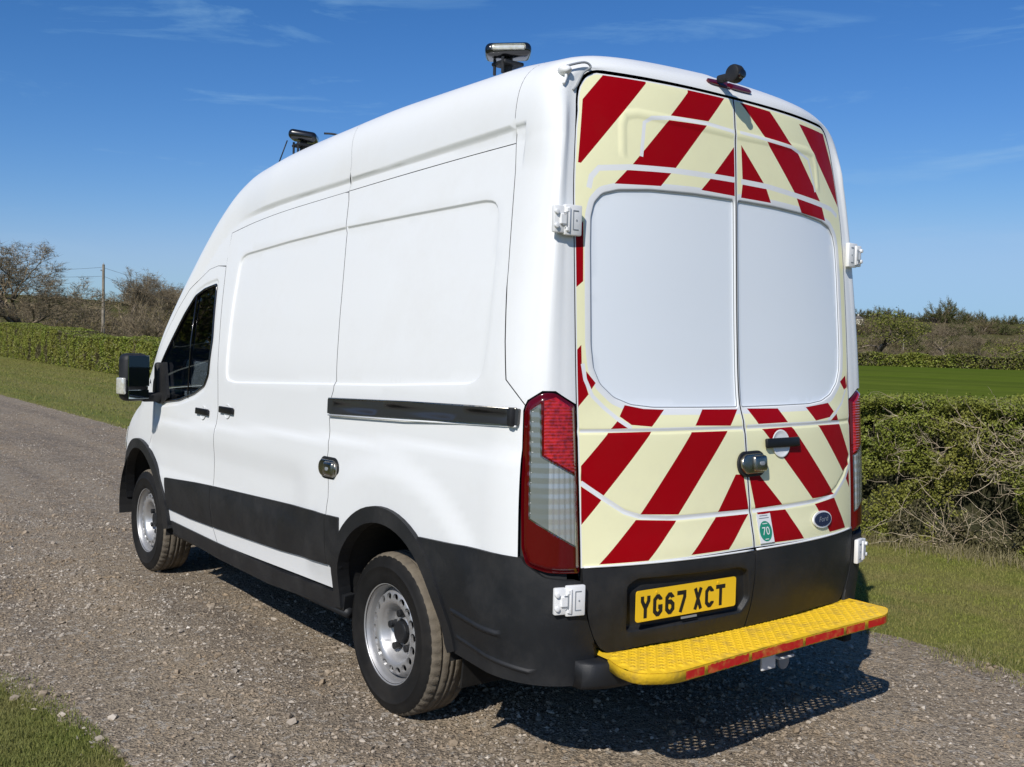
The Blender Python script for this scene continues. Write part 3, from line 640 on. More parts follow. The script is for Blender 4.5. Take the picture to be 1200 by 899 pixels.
# cable loop and grommet at the top left rear corner
def on_s(sx, v, off=.0):
    p = Ss(np.array([[sx, v]])); e = 1e-3
    n = np.cross(Ss(np.array([[sx+e, v]]))-Ss(np.array([[sx-e, v]])), Ss(np.array([[sx, v+e]]))-Ss(np.array([[sx, v-e]])))[0]; n /= -np.linalg.norm(n)
    return Vector(p[0]+n*off), Vector(n)
gp, gn = on_s(-.925, 2.66, .012)
bm = bmesh.new(); bmesh.ops.create_uvsphere(bm, u_segments=16, v_segments=10, radius=.024); bmesh.ops.scale(bm, vec=(1.3, .9, .8), verts=bm.verts)
for v in bm.verts: v.co += Vector(noise.noise_vector(v.co*40))*.004
bmesh.ops.translate(bm, vec=gp, verts=bm.verts); g = bm_obj('cable_gland', bm, van, M['whiteplain'])
pts = [on_s(*q)[0] for q in ((-.93, 2.675, .025), (-.975, 2.74, .02), (-1.03, 2.73, .014), (-1.07, 2.66, .01), (-1.085, 2.58, .006), (-1.06, 2.56, .004))]
def smooth_path(P, k=5):
    P = [Vector(p) for p in P]; out = []
    for i in range(len(P)-1):
        p0 = P[max(i-1, 0)]; p1 = P[i]; p2 = P[i+1]; p3 = P[min(i+2, len(P)-1)]
        for j in range(k):
            t = j/k; out.append(.5*((2*p1)+(p2-p0)*t+(2*p0-5*p1+4*p2-p3)*t*t+(3*p1-p0-3*p2+p3)*t**3))
    out.append(P[-1]); return out
V, F = tube(smooth_path(pts), .0045, 8); link('cable', mesh('cable', V, F), van, M['greyrim'])
pts = [on_s(*q)[0] for q in ((-.93, 2.65, .02), (-.955, 2.62, .012), (-.955, 2.58, .008))]
V, F = tube(smooth_path(pts), .006, 8); link('cable', mesh('cable', V, F), van, M['whiteplain'])
# sliding door rail
Rl = [(.478, 1.354), (-.895, 1.397), (-.892, 1.338), (.478, 1.286)]
panel('door_rail', roundp(Rl, .006, 2), Ss, van, M['rail'], ds=.02, off=.016, rim=.03, gap=0, func=lambda Q: -.012*(1-np.clip(np.abs((Q[:, 1]-(1.32-.0335*(Q[:, 0]-.478)))/.018), 0, 1)**4)*(Q[:, 0] < .43)*(Q[:, 0] > -.86))
for s in (1, -1):
    for dz, r in ((.036, .005), (-.040, .004)):
        P = Ss(np.array([(.47, 1.320+dz), (-.2, 1.343+dz), (-.89, 1.366+dz*.82)])); P[:, 1] = (P[:, 1]+.014)*s
        V, F = tube(list(P), r, 6); link('rail_edge', mesh('rail_edge', V, F), van, M['chrome'] if dz > 0 else WH)
    P = Ss(np.array([(-.875, 1.366)]))[0]; bm_obj('rail_end_cap', bevel_box(.03, .03, .068, .008, 2, (P[0], s*(P[1]+.014), P[2])), van, PL)
# door handles on the sides (dished cup, grip bar)
def cup(name, C, n, upv, r, m):
    """shallow dish of radius r seated on the panel at C with outward normal n"""
    n = Vector(n).normalized(); u = (Vector(upv)-n*Vector(upv).dot(n)).normalized(); w = n.cross(u); V = []; F = []
    rings = [(1.0, .0015), (.94, .004), (.86, .001), (.6, -.004+.006), (.3, .001), (.02, .0015)]
    for q, h in rings:
        for j in range(28):
            a = 2*math.pi*j/28; V.append(Vector(C)+(w*math.cos(a)*1.05+u*math.sin(a))*r*q+n*h)
    for i in range(len(rings)-1):
        for j in range(28): F.append((i*28+j, i*28+(j+1) % 28, (i+1)*28+(j+1) % 28, (i+1)*28+j))
    return link(name, mesh(name, V, F), van, m)
def frame(n, upv=(0, 0, 1)):
    n = Vector(n).normalized(); u = (Vector(upv)-n*Vector(upv).dot(n)).normalized(); w = u.cross(n)
    return Matrix((w, n, u)).transposed().to_4x4()   # x along panel, y outward, z up
for s in (1, -1):
    for (x, z) in ((2.085, 1.182), (1.715, 1.214)):
        C, n = on_s(x, z, .004); C = Vector((C.x, C.y*s, C.z)); n = Vector((n.x, n.y*s, n.z))
        if n.y*s < 0: n = -n
        c = cup('handle_cup', C, n, (0, 0, 1), .042, WH)
        bm = bevel_box(.20, .012, .038, .0055, 3, (0, .008, .006)); bmesh.ops.transform(bm, matrix=Matrix.Translation(C) @ frame(n), verts=bm.verts)
        bm_obj('door_handle', bm, van, M['handle'])
def capsule_bm(lx, lz, t, bev, cen=(0, 0, 0)):
    bm = bmesh.new(); N = 28; top = []; 
    vs = []
    for j in range(N):
        a = 2*math.pi*j/N; r = lz/2; cx = (lx-lz)/2*(1 if math.cos(a) >= 0 else -1); vs.append(bm.verts.new((cx+r*math.cos(a), 0, r*math.sin(a))))
    f = bm.faces.new(vs); ex = bmesh.ops.extrude_face_region(bm, geom=[f]); nv = [e for e in ex['geom'] if isinstance(e, bmesh.types.BMVert)]
    bmesh.ops.translate(bm, vec=(0, t, 0), verts=nv)
    bmesh.ops.bevel(bm, geom=[e for e in bm.edges if all(v in nv for v in e.verts)], offset=bev, segments=3, affect='EDGES', profile=.5)
    bmesh.ops.recalc_face_normals(bm, faces=bm.faces); bmesh.ops.translate(bm, vec=cen, verts=bm.verts); return bm
def hasp(C, n, s_side, L=.15):
    T = Matrix.Translation(Vector(C)) @ frame(n)
    bms = [capsule_bm(L*.92, .080, .022, .007, (0, .0, 0)), bevel_box(L*.50, .034, .066, .014, 3, (L*.16, .018, 0))]
    for b in bms: bmesh.ops.transform(b, matrix=T, verts=b.verts)
    o = bm_obj('door_lock', bms, van, M['chrome'])
    b = capsule_bm(L*1.05, .104, .008, .002, (0, -.001, 0)); bmesh.ops.transform(b, matrix=T, verts=b.verts); bm_obj('lock_gasket', b, o, M['plastic'])
    b = capsule_bm(.03, .016, .003, .001, (L*.16, .0345, 0)); bmesh.ops.transform(b, matrix=T, verts=b.verts); bm_obj('key_cover', b, o, M['greyrim'])
C, n = on_s(.435, 1.035, .006); hasp(C, n, 1, .185)
# rear door handle and lock
def on_r(y, z, off=0):
    e = 1e-3; p = Rs(np.array([[y, z]])); n = np.cross(Rs(np.array([[y+e, z]]))-Rs(np.array([[y-e, z]])), Rs(np.array([[y, z+e]]))-Rs(np.array([[y, z-e]])))[0]; n /= np.linalg.norm(n)
    if n[0] > 0: n = -n
    return Vector(p[0]+n*off), Vector(n)
C, n = on_r(-.222, 1.243, .003); cup('handle_cup', C, n, (0, 0, 1), .058, WH)
bm = bevel_box(.225, .016, .040, .007, 3, (.0, .010, .004)); bmesh.ops.transform(bm, matrix=Matrix.Translation(C) @ frame(n), verts=bm.verts); bm_obj('door_handle', bm, van, M['handle'])
C, n = on_r(-.022, 1.170, .004); hasp(C, n, 1, .165)
# hinges
def hinge(C, n, w=.115, h=.112):
    T = Matrix.Translation(Vector(C)) @ frame(n); tt = Matrix.Translation(Vector(C)) @ frame(n)
    bms = [bevel_box(w*.60, .020, h*.98, .005, 2, (w*.20, .006, 0)), bevel_box(w*.36, .020, h*.86, .005, 2, (-w*.27, .002, 0)),
           bevel_box(w*.10, .014, h*.16, .003, 1, (-w*.03, .016, h*.30)), bevel_box(w*.10, .014, h*.16, .003, 1, (-w*.03, .016, -h*.30)), bevel_box(w*.22, .012, h*.34, .003, 1, (-w*.16, .014, .0))]
    for z in (.22, -.22): bms.append(cyl_bm(.009, .014, 10, 'Y', (-w*.38, .014, h*z), .002))
    bms.append(cyl_bm(.0085, h*.78, 10, 'Z', (w*.02, .014, 0), .002))
    for b in bms: bmesh.ops.transform(b, matrix=tt, verts=b.verts)
    o = bm_obj('hinge', bms, van, M['whiteplain'])
    sl_ = [bevel_box(.004, .003, h*.62, .001, 1, (w*.18, .0165, 0)), bevel_box(w*.20, .003, .004, .001, 1, (w*.27, .0165, h*.30)), bevel_box(w*.20, .003, .004, .001, 1, (w*.27, .0165, -h*.30)), bevel_box(.006, .003, .007, .001, 1, (w*.30, .0165, 0)),
           bevel_box(.004, .003, h*.5, .001, 1, (-w*.055, .0215, 0)), bevel_box(w*.14, .003, .004, .001, 1, (-w*.12, .0215, h*.19)), bevel_box(w*.14, .003, .004, .001, 1, (-w*.12, .0215, -h*.19))]
    for b in sl_: bmesh.ops.transform(b, matrix=tt, verts=b.verts)
    bm_obj('hinge_slot', sl_, o, M['greyrim'])
for s in (1, -1):
    for z, y, out_ in ((2.075, .856, .072), (.722, .878, .088)):
        a = Vector((Xr(np.array([pch(z, YD)-.02]), np.array([z]))[0], float(pch(z, YD))-.02, z)); b, _ = on_s(-.985, z, .012)
        t = (b-a).normalized(); n = Vector((-t.y, t.x, 0)).normalized()
        if n.x > 0: n = -n
        c = a+t*out_+n*.020; c.y *= s; n.y *= s
        hinge(c, n, .125 if s > 0 else -.125)
# number plate
PT = Matrix.Translation((-1.176, .357, .677)) @ Matrix.Rotation(math.radians(-3), 4, 'Z')
bm = bevel_box(.004, .520, .118, 0, 1); bmesh.ops.transform(bm, matrix=PT, verts=bm.verts)
def slab(poly, T, th, name, parent, m):
    """flat outline in (u, w), u to the viewer's right seen from behind, extruded"""
    P = [Vector((-0.0, -u, w)) for u, w in poly]; V = [T @ (p+Vector((-th, 0, 0))) for p in P]+[T @ (p+Vector((.0005, 0, 0))) for p in P]; n = len(P)
    F = [tuple(range(n))[::-1]]+[(i, (i+1) % n, n+(i+1) % n, n+i) for i in range(n)]
    return V, F
bm.free()
rp = roundp([(-.26, -.058), (.26, -.058), (.26, .058), (-.26, .058)], .012, 4)
V, F = slab(rp, PT, .003, '', None, None); plate = link('number_plate', mesh('number_plate', V, F, False), van, M['plate'])
def stroke(pts, w, closed=False):
    """constant-width polyline as quads with mitred joints -> list of polygons"""
    P = np.array(pts, float); n = len(P); off = []
    for i in range(n):
        if closed: a = P[i]-P[i-1]; b = P[(i+1) % n]-P[i]
        else: a = P[i]-P[max(i-1, 0)]; b = P[min(i+1, n-1)]-P[i]
        if np.linalg.norm(a) < 1e-9: a = b
        if np.linalg.norm(b) < 1e-9: b = a
        a = a/np.linalg.norm(a); b = b/np.linalg.norm(b); na = np.array([-a[1], a[0]]); nb = np.array([-b[1], b[0]]); m_ = na+nb; m_ /= np.linalg.norm(m_); off.append(m_*(w/2)/max(.5, m_@na))
    off = np.array(off); L_, R_ = P+off, P-off
    return [[R_[i], R_[(i+1) % n], L_[(i+1) % n], L_[i]] for i in range(n if closed else n-1)]
GH, GW, GS = .079, .045, .0155
def glyph(c):
    h, w, s = GH, GW, GS; a = w/2-s/2; t = h/2-s/2; k = .011
    def ro(p): return [tuple(q) for q in p]
    if c == 'Y': return stroke([(-a, h/2), (-a, .022), (0, -.004), (0, -h/2)], s)+stroke([(a, h/2), (a, .022), (0, -.004)], s)
    if c == 'G': return stroke([(a, .018), (a, t-k), (a-k, t), (-a+k, t), (-a, t-k), (-a, -t+k), (-a+k, -t), (a-k, -t), (a, -t+k), (a, -.006), (.002, -.006)], s)
    if c == '6': return stroke([(a, .02), (a, t-k), (a-k, t), (-a+k, t), (-a, t-k), (-a, -t+k), (-a+k, -t), (a-k, -t), (a, -t+k), (a, -.004), (a-k, .006), (-a, .006)], s)
    if c == '7': return stroke([(-w/2, t), (a, t), (a, .016), (-.006, -h/2)], s)
    if c == 'X': return stroke([(-a, h/2), (a, -h/2)], s)+stroke([(a, h/2), (-a, -h/2)], s)
    if c == 'C': return stroke([(a, .018), (a, t-k), (a-k, t), (-a+k, t), (-a, t-k), (-a, -t+k), (-a+k, -t), (a-k, -t), (a, -t+k), (a, -.018)], s)
    if c == 'T': return stroke([(-w/2-.002, t), (w/2+.002, t)], s)+stroke([(0, t-s/2+.0005), (0, -h/2)], s)
    if c == '0': return stroke([(a, t-k), (a-k, t), (-a+k, t), (-a, t-k), (-a, -t+k), (-a+k, -t), (a-k, -t), (a, -t+k)], s, True)
def letters(txt, T, cx, cy, scl, pitch, parent, m, lift, gapw=.033, name='letter'):
    x = 0; xs = []
    for c in txt:
        if c == ' ': x += gapw; continue
        xs.append((c, x)); x += pitch
    tot = x-pitch
    for c, x in xs:
        V = []; F = []
        for k, q in enumerate(glyph(c)):
            b = len(V); V += [T @ Vector((-lift-.00012*k, -(cx+(x-tot/2)*scl+p[0]*scl), cy+p[1]*scl)) for p in q]; F.append((b, b+1, b+2, b+3))
        link(name, mesh(name, V, F, False), parent, m)
letters('YG67 XCT', PT, -.020, -.005, 1.04, .0585, plate, M['ink'], .0036, .024)
V, F = slab([(-.03, -.0735), (.05, -.0735), (.05, -.066), (-.03, -.066)], PT, .003, '', None, None); link('plate_edge', mesh('plate_edge', V, F, False), plate, M['greyrim'])
for sx in (-.16, .16):
    b = cyl_bm(.005, .003, 10, 'X', (-.0035, sx, .045 if sx < 0 else .045), 0); bmesh.ops.transform(b, matrix=PT, verts=b.verts); bm_obj('plate_screw', b, plate, M['plate'])
# badge and speed sticker
def text_mesh(txt, size, T, name, parent, m, shear=0, sx=1.):
    cu = bpy.data.curves.new('txt', 'FONT'); cu.body = txt; cu.size = size; cu.align_x = 'CENTER'; cu.align_y = 'CENTER'; cu.shear = shear
    to = bpy.data.objects.new('txt', cu); COL.objects.link(to); dg = bpy.context.evaluated_depsgraph_get(); me = bpy.data.meshes.new_from_object(to.evaluated_get(dg)); bpy.data.objects.remove(to)
    me.name = name
    me.transform(T @ Matrix(((0, 0, -1, 0), (-sx, 0, 0, 0), (0, 1, 0, 0), (0, 0, 0, 1)))); return link(name, me, parent, m)
def surfT(y, z, off):
    C, n = on_r(y, z, off); u = Vector((0, 0, 1)); u = (u-n*u.dot(n)).normalized(); w = u.cross(n)  # local -x = n, local y = left, z = up
    return Matrix.Translation(C) @ Matrix((-n, (u.cross(-n)), u)).transposed().to_4x4()
def ellip(a, b, n=40): return [(a*math.cos(2*math.pi*i/n), b*math.sin(2*math.pi*i/n)) for i in range(n)]
T = surfT(-.487, .907, .002)
V, F = slab(ellip(.080, .036), T, .006, '', None, None); badge = link('oval_badge', mesh('oval_badge', V, F, False), van, M['whiteplain'])
V, F = slab(ellip(.071, .029), T, .009, '', None, None); link('badge_field', mesh('badge_field', V, F, False), badge, M['blue'])
text_mesh('Ford', .031, T @ Matrix.Translation((-.0095, 0, 0)), 'badge_script', badge, M['greyrim'], .35, 1.35)
T = surfT(-.078, .910, .0015)
V, F = slab([(-.044, -.060), (.044, -.060), (.044, .060), (-.044, .060)], T, .0008, '', None, None); st = link('speed_sticker', mesh('speed_sticker', V, F, False), van, M['whiteplain'])
V, F = slab([(p[0], p[1]-.013) for p in ellip(.038, .041)], T, .0014, '', None, None); link('sticker_disc', mesh('sticker_disc', V, F, False), st, M['green'])
text_mesh('70', .046, T @ Matrix.Translation((-.0020, 0, -.014)), 'sticker_number', st, M['whiteplain'], 0, 1.05)
for zz, w in ((.050, .05), (.040, .062)):
    V, F = slab([(-w/2, zz-.0018), (w/2, zz-.0018), (w/2, zz+.0018), (-w/2, zz+.0018)], T, .0014, '', None, None); link('sticker_print', mesh('sticker_print', V, F, False), st, M['greyrim'])
for zz, w in ((.0175, .03), (-.045, .022)):
    V, F = slab([(-w/2, zz-.0015), (w/2, zz-.0015), (w/2, zz+.0015), (-w/2, zz+.0015)], T, .0018, '', None, None); link('sticker_print', mesh('sticker_print', V, F, False), st, M['whiteplain'])
# rear step: perforated yellow tread plate
ZT = .508
STEP = roundp([(-1.05, .735), (-1.16, .745), (-1.245, .775), (-1.34, .775), (-1.405, .66), (-1.40, .55), (-1.375, .0), (-1.365, -.55), (-1.36, -.70), (-1.30, -.80), (-1.24, -.80), (-1.05, -.80)], [0, .01, .03, .05, .05, .05, .3, .05, .05, .03, .03, 0], 4)
hol = []
k = 0
for i, x in enumerate(np.arange(-1.35, -1.12, .024)):
    for y in np.arange(-.75, .72, .047):
        yy = y+(.0235 if i % 2 else 0)
        c = np.array([[x, yy]])
        if sdist(STEP, c)[0] < .026: continue
        L2, W2 = .0145, .0060; a = .25
        q = [(-L2, 0), (-L2*.4, -W2), (L2*.4, -W2), (L2, 0), (L2*.4, W2), (-L2*.4, W2)]
        hol.append(np.array([(x+u*math.sin(a)+w*math.cos(a), yy+u*math.cos(a)-w*math.sin(a)) for u, w in q]))
HC = np.array([h.mean(0) for h in hol])
def Fst(p): return np.stack([p[:, 0], p[:, 1], np.full(len(p), ZT)], 1)
def stform(Q):
    d = np.full(len(Q), 9.)
    for i0 in range(0, len(Q), 3000):
        q = Q[i0:i0+3000]; dd = np.abs(q[:, None]-HC[None]); d[i0:i0+3000] = np.hypot(dd[:, :, 0]*2.2, dd[:, :, 1]).min(1)
    return .0028*(1-sstep((d-.013)/.008))
step = thing('rear_step', '', ''); 
for k_ in ('label', 'category'): del step[k_]
step.parent = van; step.name = 'rear_step'
cons = [(h.mean(0)+(h-h.mean(0))*1.6, True) for h in hol]
panel('tread_plate', STEP, Fst, step, M['yellow'], ds=.03, gap=0, holes=hol, cons=cons, func=stform, rim=.0035, mirror=False, flip=False)
# folded front lip
lipP = [p for p in STEP if True]
i0 = int(np.argmin([np.hypot(p[0]+1.16, p[1]-.745) for p in STEP])); loop = list(np.roll(STEP, -i0, 0))
i1 = int(np.argmin([np.hypot(p[0]+1.05, p[1]+.80) for p in loop])); loop = loop[:i1+1]
V = []; F = []
for p in resamp(np.array(loop), .02, False): V += [(p[0], p[1], ZT+.001), (p[0], p[1], ZT-.040), (p[0]+.004, p[1]*.995, ZT-.040), (p[0]+.004, p[1]*.995, ZT-.002)]
nn_ = len(V)//4
for i in range(nn_-1):
    for a_, b_ in ((0, 1), (1, 2), (2, 3)): F.append((i*4+a_, i*4+b_, i*4+4+b_, i*4+4+a_))
link('step_lip', mesh('step_lip', V, [f[::-1] for f in F]), step, M['yellow'])
front = [p for p in resamp(np.array(loop), .01, False)]
def lip_strip(y0, y1, zlo, zhi, m, name, jag=0):
    pp = [p for p in front if y1 <= p[1] <= y0 and p[0] < -1.30]; V = []; F = []
    for i, p in enumerate(pp):
        j = random.uniform(-jag, jag); j2 = random.uniform(-jag, jag)
        V += [(p[0]-.0016, p[1], zhi+j), (p[0]-.0016, p[1], zlo+j2)]
    for i in range(len(pp)-1): F.append((2*i, 2*i+1, 2*i+3, 2*i+2))
    if len(pp) > 1: link(name, mesh(name, V, F, False), step, m)
for y0, y1, j in ((.60, .50, .0005), (.49, .24, .0035), (.232, -.10, .002), (-.106, -.38, .001), (-.385, -.53, .001), (-.545, -.70, .001)): lip_strip(y0, y1, ZT-.036, ZT-.006, M['tape'], 'reflective_tape', j)
for y in (-.45, .45): bm_obj('step_bracket', bevel_box(.36, .05, .06, .006, 1, (-1.16, y, .455)), step, M['under'])
# tow gear under the step
bm_obj('tow_bracket', [bevel_box(.10, .10, .012, .003, 1, (-1.10, -.30, .335)), bevel_box(.012, .09, .10, .003, 1, (-1.12, -.21, .34))], van, M['whiteplain'])
bm_obj('tow_eye', [cyl_bm(.035, .014, 18, 'X', (-1.11, -.325, .305), .004)], van, M['greyrim'])
bm_obj('tow_bar', [bevel_box(.07, 1.2, .07, .006, 1, (-1.02, 0, .38)), bevel_box(.2, .10, .08, .006, 1, (-1.08, 0, .40))], van, M['under'])
# underbody
bm_obj('underbody', [bevel_box(4.3, 1.16, .16, .01, 1, (1.5, 0, .47)), bevel_box(2.1, 1.86, .10, .01, 1, (1.5, 0, .46)), bevel_box(.40, 1.6, .16, .01, 1, (-.85, 0, .48)), bevel_box(1.1, .5, .18, .03, 2, (1.3, .42, .36)),
   cyl_bm(.05, 1.5, 16, 'Y', (0, 0, .345)), cyl_bm(.035, 1.7, 14, 'X', (-.1, -.35, .37)), bevel_box(.5, 1.5, .3, .02, 1, (3.9, 0, .5))], van, M['under'])
for s in (1, -1): bm_obj('mud_flap', bevel_box(.010, .26, .26, .003, 1, (-.575, s*.84, .40), Matrix.Rotation(-.12, 4, 'Y')), van, M['rubber'])
# cab interior
bm_obj('bulkhead', bevel_box(.03, 1.70, 1.55, .01, 1, (1.93, 0, 1.25)), van, M['seat'])
for y in (.45, -.45):
    bm_obj('cab_seat', [bevel_box(.5, .5, .16, .05, 3, (2.40, y, .95)), bevel_box(.14, .48, .66, .05, 3, (2.14, y, 1.28), Matrix.Rotation(-.15, 4, 'Y')), bevel_box(.10, .26, .18, .04, 3, (2.06, y, 1.72))], van, M['seat'])
bm_obj('dashboard', bevel_box(.45, 1.75, .35, .06, 3, (3.25, 0, 1.08)), van, M['seat'])
sw = bmesh.new(); bmesh.ops.create_cone(sw, segments=8, radius1=.01, radius2=.01, depth=.01); sw.free()
V = []; F = []
for i in range(32):
    a = 2*math.pi*i/32
    for j in range(8):
        b = 2*math.pi*j/8; r = .19+.014*math.cos(b); V.append(Vector((2.86, -.45, 1.22))+Matrix.Rotation(-.45, 3, 'Y') @ Vector((.014*math.sin(b), r*math.cos(a), r*math.sin(a))))
for i in range(32):
    for j in range(8): F.append((i*8+j, i*8+(j+1) % 8, ((i+1) % 32)*8+(j+1) % 8, ((i+1) % 32)*8+j))
link('steering_wheel', mesh('steering_wheel', V, F), van, M['plastic'])
# door mirrors
for s in (1, -1):
    h = bpy.data.objects.new('door_mirror', None); COL.objects.link(h); h.parent = van
    def fx(b):
        bmesh.ops.transform(b, matrix=Matrix.Diagonal((1, s, 1, 1)), verts=b.verts)
        if s < 0: bmesh.ops.reverse_faces(b, faces=b.faces)
        return b
    RZ = Matrix.Translation((2.78, 1.20, 1.365)) @ Matrix.Rotation(math.radians(16), 4, 'Z')
    b = bevel_box(.115, .178, .305, .045, 4, (.043, 0, 0)); bmesh.ops.transform(b, matrix=RZ, verts=b.verts); bm_obj('mirror_housing', fx(b), h, M['plastic'])
    b = bevel_box(.004, .150, .195, .0015, 1, (-.016, .0, .040)); bmesh.ops.transform(b, matrix=RZ, verts=b.verts); bm_obj('mirror_glass', fx(b), h, M['mirror'])
    b = bevel_box(.004, .145, .055, .0015, 1, (-.016, .0, -.108)); bmesh.ops.transform(b, matrix=RZ, verts=b.verts); bm_obj('wide_angle_glass', fx(b), h, M['mirror'])
    b = bevel_box(.08, .028, .105, .010, 3, (.028, .096, -.055)); bmesh.ops.transform(b, matrix=RZ, verts=b.verts); bm_obj('indicator_lens', fx(b), h, M['glasslens'])
    b1 = bevel_box(.07, .18, .06, .02, 3, (2.84, 1.07, 1.235)); b2 = bevel_box(.06, .06, .24, .02, 3, (2.86, 1.035, 1.34)); bm_obj('mirror_arm', [fx(b1), fx(b2)], h, M['plastic'])
# beacons on the roof
def beacon(C, tilt, L=.24, lens=True):
    r = bpy.data.objects.new('roof_beacon', None); COL.objects.link(r); r.parent = van
    T = Matrix.Translation(C) @ Matrix.Rotation(math.radians(-36), 4, 'Z') @ Matrix.Rotation(tilt, 4, 'X')
    b = bevel_box(.13, L, .060, .027, 5); bmesh.ops.transform(b, matrix=T, verts=b.verts); bm_obj('beacon_body', b, r, M['gloss'])
    if lens:
        b = bevel_box(.006, L*.74, .026, .010, 3, (-.0635, 0, .004)); bmesh.ops.transform(b, matrix=T, verts=b.verts); bm_obj('beacon_lens', b, r, M['glasslens'])
    bb = [cyl_bm(.022, .10, 12, 'Z', (C[0], C[1], C[2]-.07), .003), bevel_box(.10, .11, .016, .004, 1, (C[0], C[1], C[2]-.055)), cyl_bm(.045, .02, 16, 'Z', (C[0], C[1], C[2]-.115), .004)]
    for sx in (-.03, .03): bb.append(cyl_bm(.007, .07, 8, 'Z', (C[0]+sx, C[1]+.05, C[2]-.07), 0))
    bm_obj('beacon_bracket', bb, r, M['plastic'])
    return r
beacon((-.145, .50, 2.925), math.radians(-3), .205)
r = beacon((1.90, .50, 2.855), math.radians(8), .17, False)
V, F = tube([(2.0, .56, 2.84), (2.03, .60, 2.70)], .004, 6); link('beacon_cable', mesh('beacon_cable', V, F), r, M['plastic'])
V, F = tube(smooth_path([(1.83, .40, 2.88), (1.78, .33, 2.87), (1.72, .28, 2.80), (1.70, .26, 2.73)]), .006, 6); link('beacon_cable', mesh('beacon_cable', V, F), r, M['plastic'])

# ------------------------------------------------------------ wheels
def make_wheel(C, s, phase):
    w = bpy.data.objects.new('wheel', None); COL.objects.link(w); w.parent = van; w.location = C
    S = Matrix.Diagonal((1, s, 1, 1)) @ Matrix.Rotation(phase, 4, 'Y')
    def put(name, me, m, par=w):
        me.transform(S)
        if s < 0: me.flip_normals()
        return link(name, me, par, m)
    prof = [(.212, .098), (.222, .106), (.236, .112), (.262, .1175), (.29, .118), (.2915, .1195), (.296, .1195), (.298, .1172), (.312, .1145), (.328, .107), (.340, .099), (.348, .088)]
    tr = [(.352, .080), (.3535, .062), (.3535, .058), (.345, .056), (.345, .050), (.354, .048), (.3545, .022), (.3545, .018), (.345, .016), (.345, .010), (.3545, .008)]
    half = prof+tr; full = half+[(r_, -y_) for r_, y_ in reversed(half)]
    N = 192; V = []; F = []; mi = []; m = len(full)
    for i in range(N):
        a = 2*math.pi*i/N
        for k, (r_, y_) in enumerate(full):
            rr = r_
            kk = min(k, m-1-k)
            if kk in (11, 12, 13) and i % 4 == 0: rr -= .008
            if kk in (10,) and i % 4 == 0: rr -= .004
            if kk in (18, 19) and i % 6 == 3: rr -= .004
            if kk == 4 and i % 2 == 0 and False: rr += .0005
            V.append((rr*math.cos(a), y_, rr*math.sin(a)))
    for i in range(N):
        j = (i+1) % N
        for k in range(m-1): F.append((i*m+k, j*m+k, j*m+k+1, i*m+k+1)); mi.append(1 if 10 <= k <= m-12 else 0)
    me = mesh('tyre', V, F, True, mi); o = put('tyre', me, [M['rubber'], M['tread']])
    for a0, r0 in ((0, .27), (0, .300)):   # sidewall ribs
        V, F = lathe([(r0-.002, .1175), (r0, .1195), (r0+.002, .1175)], 72); put('sidewall_rib', mesh('sidewall_rib', V, F), M['rubber'], o) if False else None
    # rim
    V, F = lathe([(.205, -.10), (.200, -.02), (.197, .03), (.2, .06), (.207, .078), (.2075, .086), (.213, .092), (.2145, .101), (.219, .1045), (.2225, .101), (.2225, .093), (.214, .09)], 72)
    rim = put('rim', mesh('rim', V, F), M['steel'])
    # disc with ventilation holes
    PR = [(0, .020), (.040, .020), (.055, .018), (.100, .018), (.110, .030), (.124, .066), (.134, .078), (.150, .082), (.176, .078), (.190, .056), (.199, .040)]
    def Fd(p): r_ = np.hypot(p[:, 0], p[:, 1]); return np.stack([p[:, 0], pch(r_, PR), p[:, 1]], 1)
    circ = lambda r_, n_, cx=0, cy=0: np.array([(cx+r_*math.cos(2*math.pi*i/n_), cy+r_*math.sin(2*math.pi*i/n_)) for i in range(n_)])
    hs = []
    for i in range(18):
        a = 2*math.pi*i/18; u = np.array([math.cos(a), math.sin(a)]); t = np.array([-u[1], u[0]]); c = u*.161
        hs.append(np.array([c+t*.0205*math.cos(b)+u*.0160*math.sin(b) for b in np.linspace(0, 2*math.pi, 13)[:-1]]))
    cons = [(circ(r_, 60), True) for r_ in (.045, .103, .112, .124, .134, .178, .19)]
    dd = panel('wheel_disc', circ(.199, 72), Fd, w, M['steel'], ds=.012, gap=0, holes=hs, cons=cons, rim=.012, mirror=False, flip=True)[0]
    me = dd.data; me.transform(S)
    if s < 0: me.flip_normals()
    b = cyl_bm(.050, .045, 28, 'Y', (0, .030, 0), .008); me = bpy.data.meshes.new('hub_cap'); b.to_mesh(me); b.free(); put('hub_cap', me, M['plastic'])
    V, F = lathe([(.052, .02), (.055, .032), (.060, .034), (.064, .024), (.066, .018)], 32); put('hub_ring', mesh('hub_ring', V, F), M['steel'])
    for i in range(5):
        a = math.radians(90+72*i); b = cyl_bm(.0165, .040, 12, 'Y', (.081*math.cos(a), .034, .081*math.sin(a)), .003); b2 = cyl_bm(.019, .008, 12, 'Y', (.081*math.cos(a), .021, .081*math.sin(a)), .002)
        me = bpy.data.meshes.new('wheel_nut'); b.to_mesh(me); b.free(); t_ = bpy.data.meshes.new('t'); b2.to_mesh(t_); b2.free()
        bmx = bmesh.new(); bmx.from_mesh(me); bmx.from_mesh(t_); bmx.to_mesh(me); bmx.free(); bpy.data.meshes.remove(t_); put('wheel_nut', me, M['plastic'])
    V, F = tube([(.05, .04, -.185), (.045, .07, -.165)], .004, 6); put('tyre_valve', mesh('tyre_valve', V, F), M['gloss'])
    V, F = lathe([(.20, -.04), (.06, -.04), (.0, -.04)], 32); put('brake_drum', mesh('brake_drum', V, F), M['under'])
    return w
WR = [((0, .862, .350), 1, .1), ((3.30, .862, .350), 1, .9), ((0, -.862, .350), -1, .3), ((3.30, -.862, .350), -1, .5)]
for C, s, ph in WR: make_wheel(C, s, ph)

